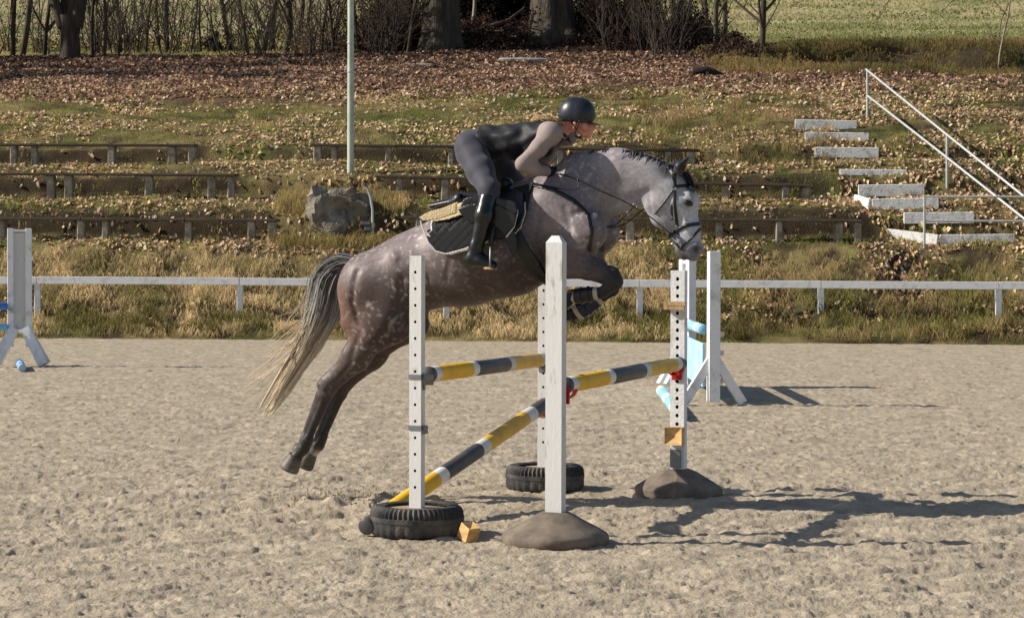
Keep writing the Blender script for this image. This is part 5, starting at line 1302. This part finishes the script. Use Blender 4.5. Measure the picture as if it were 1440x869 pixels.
head = [PP((807, 160), (815, 162), 17, 17.5, wa=.86, k=.03), PP((815, 166), (823, 178), 13.5, 10.5, wa=.85, wb=.8, k=.03), PP((812, 176), (825, 187), 9, 6.5, wa=1.0, wb=.9, k=.03), PP((827, 188), (828, 190), 4.6, 4.2, wa=1.2, k=.015),
        PP((832, 171), (835.5, 180), 2.4, 3.2, wa=.9, wb=1.1, k=.012), PP((830.5, 184.5), (831, 184.6), 2.6, 2.6, wa=1.9, k=.008), PP((829.8, 187.2), (830, 187.2), 2.4, 2.4, wa=1.8, k=.008), PP((829.5, 169), (830, 169), 3.4, 3.4, wa=3.4, k=.015)]
for s in (1, -1):
    head.append(prim(HP(831.5, 173.5, -.03) * [1, s, 1], HP(831.5, 173.5, -.034) * [1, s, 1], .010, .010, k=.008, op='sub'))
    head += [prim(HP(808, 174, -.074) * [1, s, 1], HP(807, 181, -.072) * [1, s, 1], .014, .009, wa=.5, k=.008), prim(HP(822, 178, -.045) * [1, s, 1], HP(824, 180, -.045) * [1, s, 1], .026, .022, wa=.7, k=.02)]
def hand(wrist, c, ly, s, knuck):
    """palm, four curled fingers of unequal length and a thumb, closed round the rein"""
    L = []; W, C = HP(wrist[0], wrist[1], ly), HP(c[0], c[1], ly * .85)
    d = (C - W) / np.linalg.norm(C - W); dn = np.array([d[2], 0, -d[0]]); dn = dn if dn[2] < 0 else -dn; inw = np.array([0, s, 0.])
    L.append(prim(W, C, .026, .03, wa=.75, k=.02))
    for i, (ln, o) in enumerate(((.030, .030), (.034, .010), (.032, -.010), (.025, -.029))):
        kn = C + d * .026 - dn * o; p1 = kn + d * ln * .75 + dn * .012; p2 = p1 + inw * .026 + dn * .008; p3 = p2 - d * ln * .8 + inw * .006
        L += [prim(C - dn * o * .8, kn, .011, .0102, k=.006), prim(kn, p1, .0098, .009, k=.004), prim(p1, p2, .009, .0085, k=.004), prim(p2, p3, .0085, .0075, k=.004)]
    tb = C - d * .012 - dn * .026; t1 = tb + d * .03 - dn * .010 + inw * .012; t2 = t1 + d * .026 + dn * .008 + inw * .008
    L += [prim(tb, t1, .0115, .0105, k=.008), prim(t1, t2, .010, .008, k=.004)]; return L
hnear = hand((769, 242), (775, 243), -.095, 1, 0); hfar = hand((785, 246), (791, 246), .09, -1, 0)
legs = thigh + calf + footp
allp = torso + sho + mir(sho) + uarm + farm + fu + ff + pelvis + legs + mir(legs) + neck + head
def inset(L, k): return [dict(p, ra=max(p['ra'] - k, .005), rb=max(p['rb'] - k, .005)) for p in L]
bodyp = inset(torso + sho + mir(sho) + uarm + farm + fu + ff + pelvis + legs + mir(legs), .005) + neck + head + inset(hnear + hfar, .002)
l, u = bounds(bodyp); F, ax = eval_prims(bodyp, l, u, .0062); sdf_obj('body', F, ax, .0062, M['skin'], per, eo)
def cloth(name, prims, grow_, m, cuts=(), h=.007, wrinkle=0, relax=1, sd=0, parent=None):
    l, u = bounds(prims, .05); F, ax = eval_prims(prims, l, u, h); F = F - grow_
    X, Y, Z = np.meshgrid(*ax, indexing='ij')
    if wrinkle:
        F = F - wrinkle * (np.sin(X * 46 + Z * 38 + 3 * np.sin(Y * 9 + sd)) * .5 + np.sin(X * 23 - Z * 61 + 2.5 * np.sin(Y * 14 + X * 10)) * .6)
    for (p, q_) in cuts:        # keep the side of point p away from q
        p, q_ = np.asarray(p), np.asarray(q_); n = p - q_; n = n / np.linalg.norm(n); F = np.maximum(F, -((X - q_[0]) * n[0] + (Y - q_[1]) * n[1] + (Z - q_[2]) * n[2]))
    return sdf_obj(name, F.astype(np.float32), ax, h, m, parent or per, eo, relax=relax)
def P2(x, y, ly=0.0): return HP(x, y, ly)
cloth('breeches', pelvis + thigh + mir(thigh), .007, M['breech'], (), wrinkle=.0018, relax=2)
cloth('vest', torso + [PP((664, 204), (684, 202), 20, 20, wa=1.28, k=.05)] + inset(sho + mir(sho), .012), .013, M['vest'], ((P2(730, 200), P2(679, 203)), (P2(780, 190), P2(791, 186)), ), wrinkle=.006, relax=1)
cloth('collar', [PP((783, 187), (791, 183), 12, 11.4, wa=1.05, k=.02)], .004, M['vest'], ((P2(783, 187), P2(793, 181)), (P2(793, 181), P2(781, 189))))
for s, U, Fo in ((1, uarm + sho, farm), (-1, fu + mir(sho), ff)):
    cloth('sleeve', U + Fo, .005, M['sleeve'], (), wrinkle=.002, sd=s, relax=1)
for L in (calf + footp, mir(calf + footp)):
    sg = -1 if L is not calf + footp and L[0]['a'][1] < 0 else 1
    y0 = L[0]['a'][1]
    cloth('boot', L, .007, M['bootl'], ((HP(680, 310, y0), HP(687, 272, y0)),), wrinkle=.0012, relax=4)
for L in (hnear, hfar):
    l, u = bounds(L, .03); F, ax = eval_prims(L, l, u, .0045); sdf_obj('glove', F - .0015, ax, .0045, M['glove'], per, eo)
# helmet: shell, peak, straps
hs = [PP((808.5, 160.5), (814, 161), 23.5, 23.5, wa=.80, k=.03), PP((801, 166), (803, 168), 14, 13, wa=.95, k=.03)]
l, u = bounds(hs, .05); F, ax = eval_prims(hs, l, u, .006); X, Y, Z = np.meshgrid(*ax, indexing='ij')
A, B = P2(788, 170), P2(838, 176.5); n = np.array([-(B - A)[2], 0, (B - A)[0]]); n /= np.linalg.norm(n); pl = (X - A[0]) * n[0] + (Z - A[2]) * n[2]
Hm = sdf_obj('helmet', np.maximum(F, -pl).astype(np.float32), ax, .006, M['helmet'], per, eo, relax=1)
vs, fs = [], []
for r_, zz in ((.0, .0), (1, -.004)):
    pass
b = MB(); A = P2(832, 171.5); n_ = 13; up_ = n
fw = (B - A) / np.linalg.norm(B - A); fw = np.array([math.cos(math.radians(-22)), 0, math.sin(math.radians(-22))]); dnv = np.array([fw[2], 0, -fw[0]])
for lay in (0, 1):
    for k in range(n_):
        q_ = -math.pi / 2 + math.pi * k / (n_ - 1); yv = .082 * math.sin(q_); rim = A + np.array([0, yv, 0]) - fw * (.05 * (1 - math.cos(q_))) + dnv * .006 * lay
        out = rim + fw * (.064 * max(math.cos(q_), 0) ** .8 + .002) - np.array([0, 0, .010]) * (math.sin(q_) ** 2) * 0
        b.v += [tuple(rim - fw * .012 - eo), tuple(out - eo)]
for k in range(n_ - 1):
    o0 = 2 * k; o1 = 2 * n_ + 2 * k
    b.f += [(o0, o0 + 1, o0 + 3, o0 + 2), (o1, o1 + 2, o1 + 3, o1 + 1), (o0 + 1, o1 + 1, o1 + 3, o0 + 3), (o0, o0 + 2, o1 + 2, o1)]; b.m += [0] * 4
pk = b.build('peak', M['helmet'], None, smooth=False); pk.parent = Hm
for s in (1, -1):
    Y1 = -.078 * s
    for pts in ((HP(816, 168, Y1), HP(812, 180, Y1 * .98), HP(808.5, 190, Y1 * .75), HP(814, 194, Y1 * .3), HP(818, 194, 0)), (HP(800, 168, Y1), HP(806, 176, Y1), HP(811, 183, Y1 * .92))):
        b = MB(); b.tube([p - eo for p in spline(pts, np.linspace(0, 1, 10))], .0085, 6, flat=.4); o = b.build('chin_strap', M['leather'], None, smooth=True); o.parent = Hm
for s in (1, -1):
    b = MB(); c = HP(830.8, 173.6, -.033) * [1, s, 1] - eo; b.lathe([(.0001, -.011), (.008, -.008), (.011, 0), (.008, .008), (.0001, .011)], 10); b.build('eye', M['eye'], per, c, smooth=True)
# blond hair lying along the back
paths = []
for s in range(170):
    a = HP(794 + NR.normal(0, 2), 172 + NR.normal(0, 2), NR.normal(0, .03)); ln = NR.uniform(.5, 1.0)
    ctl = [a, HP(784, 170.5, NR.normal(-.02, .035)) + np.array([0, 0, NR.normal(.0, .010)]), HP(770, 168, NR.normal(-.03, .05)) + np.array([0, 0, NR.normal(0.004, .012)]), HP(756, 168.5, NR.normal(-.03, .06)) + np.array([0, 0, NR.normal(.006, .014)]), HP(746, 171, NR.normal(-.03, .06)) + np.array([0, 0, abs(NR.normal(.0, .008))])]
    P = spline(ctl, np.linspace(0, ln, 10)); paths.append((P, .004, .0015, np.repeat((lin((226, 196, 150)) * NR.uniform(.6, 1.3))[None], 10, 0)))
strands('hair', paths, per, eo, M['blond'])

# sand kicked up where the hind feet left the ground
n = 420; q_ = NR.random(n); c0 = ground(470, 705)
X = c0[0] + NR.normal(0, .32, n) + .1; Y = c0[1] + NR.normal(0, .12, n); Z = .015 + np.abs(NR.normal(0, .045, n)); s = NR.uniform(.003, .008, n)[:, None]
P = np.stack([X, Y, Z], 1); V = np.stack([P + s * np.array(d) for d in ((1, 0, -.6), (-.5, .9, -.6), (-.5, -.9, -.6), (0, 0, 1))], 1).reshape(-1, 3); i0 = np.arange(n)[:, None] * 4
o = link('flying_sand', np_mesh('flying_sand', V, np.concatenate([i0 + [0, 1, 3], i0 + [1, 2, 3], i0 + [2, 0, 3], i0 + [0, 2, 1]]), M['sand'], smooth=False)); o['kind'] = 'stuff'; o['label'] = 'grains of sand kicked up below the hind hooves'
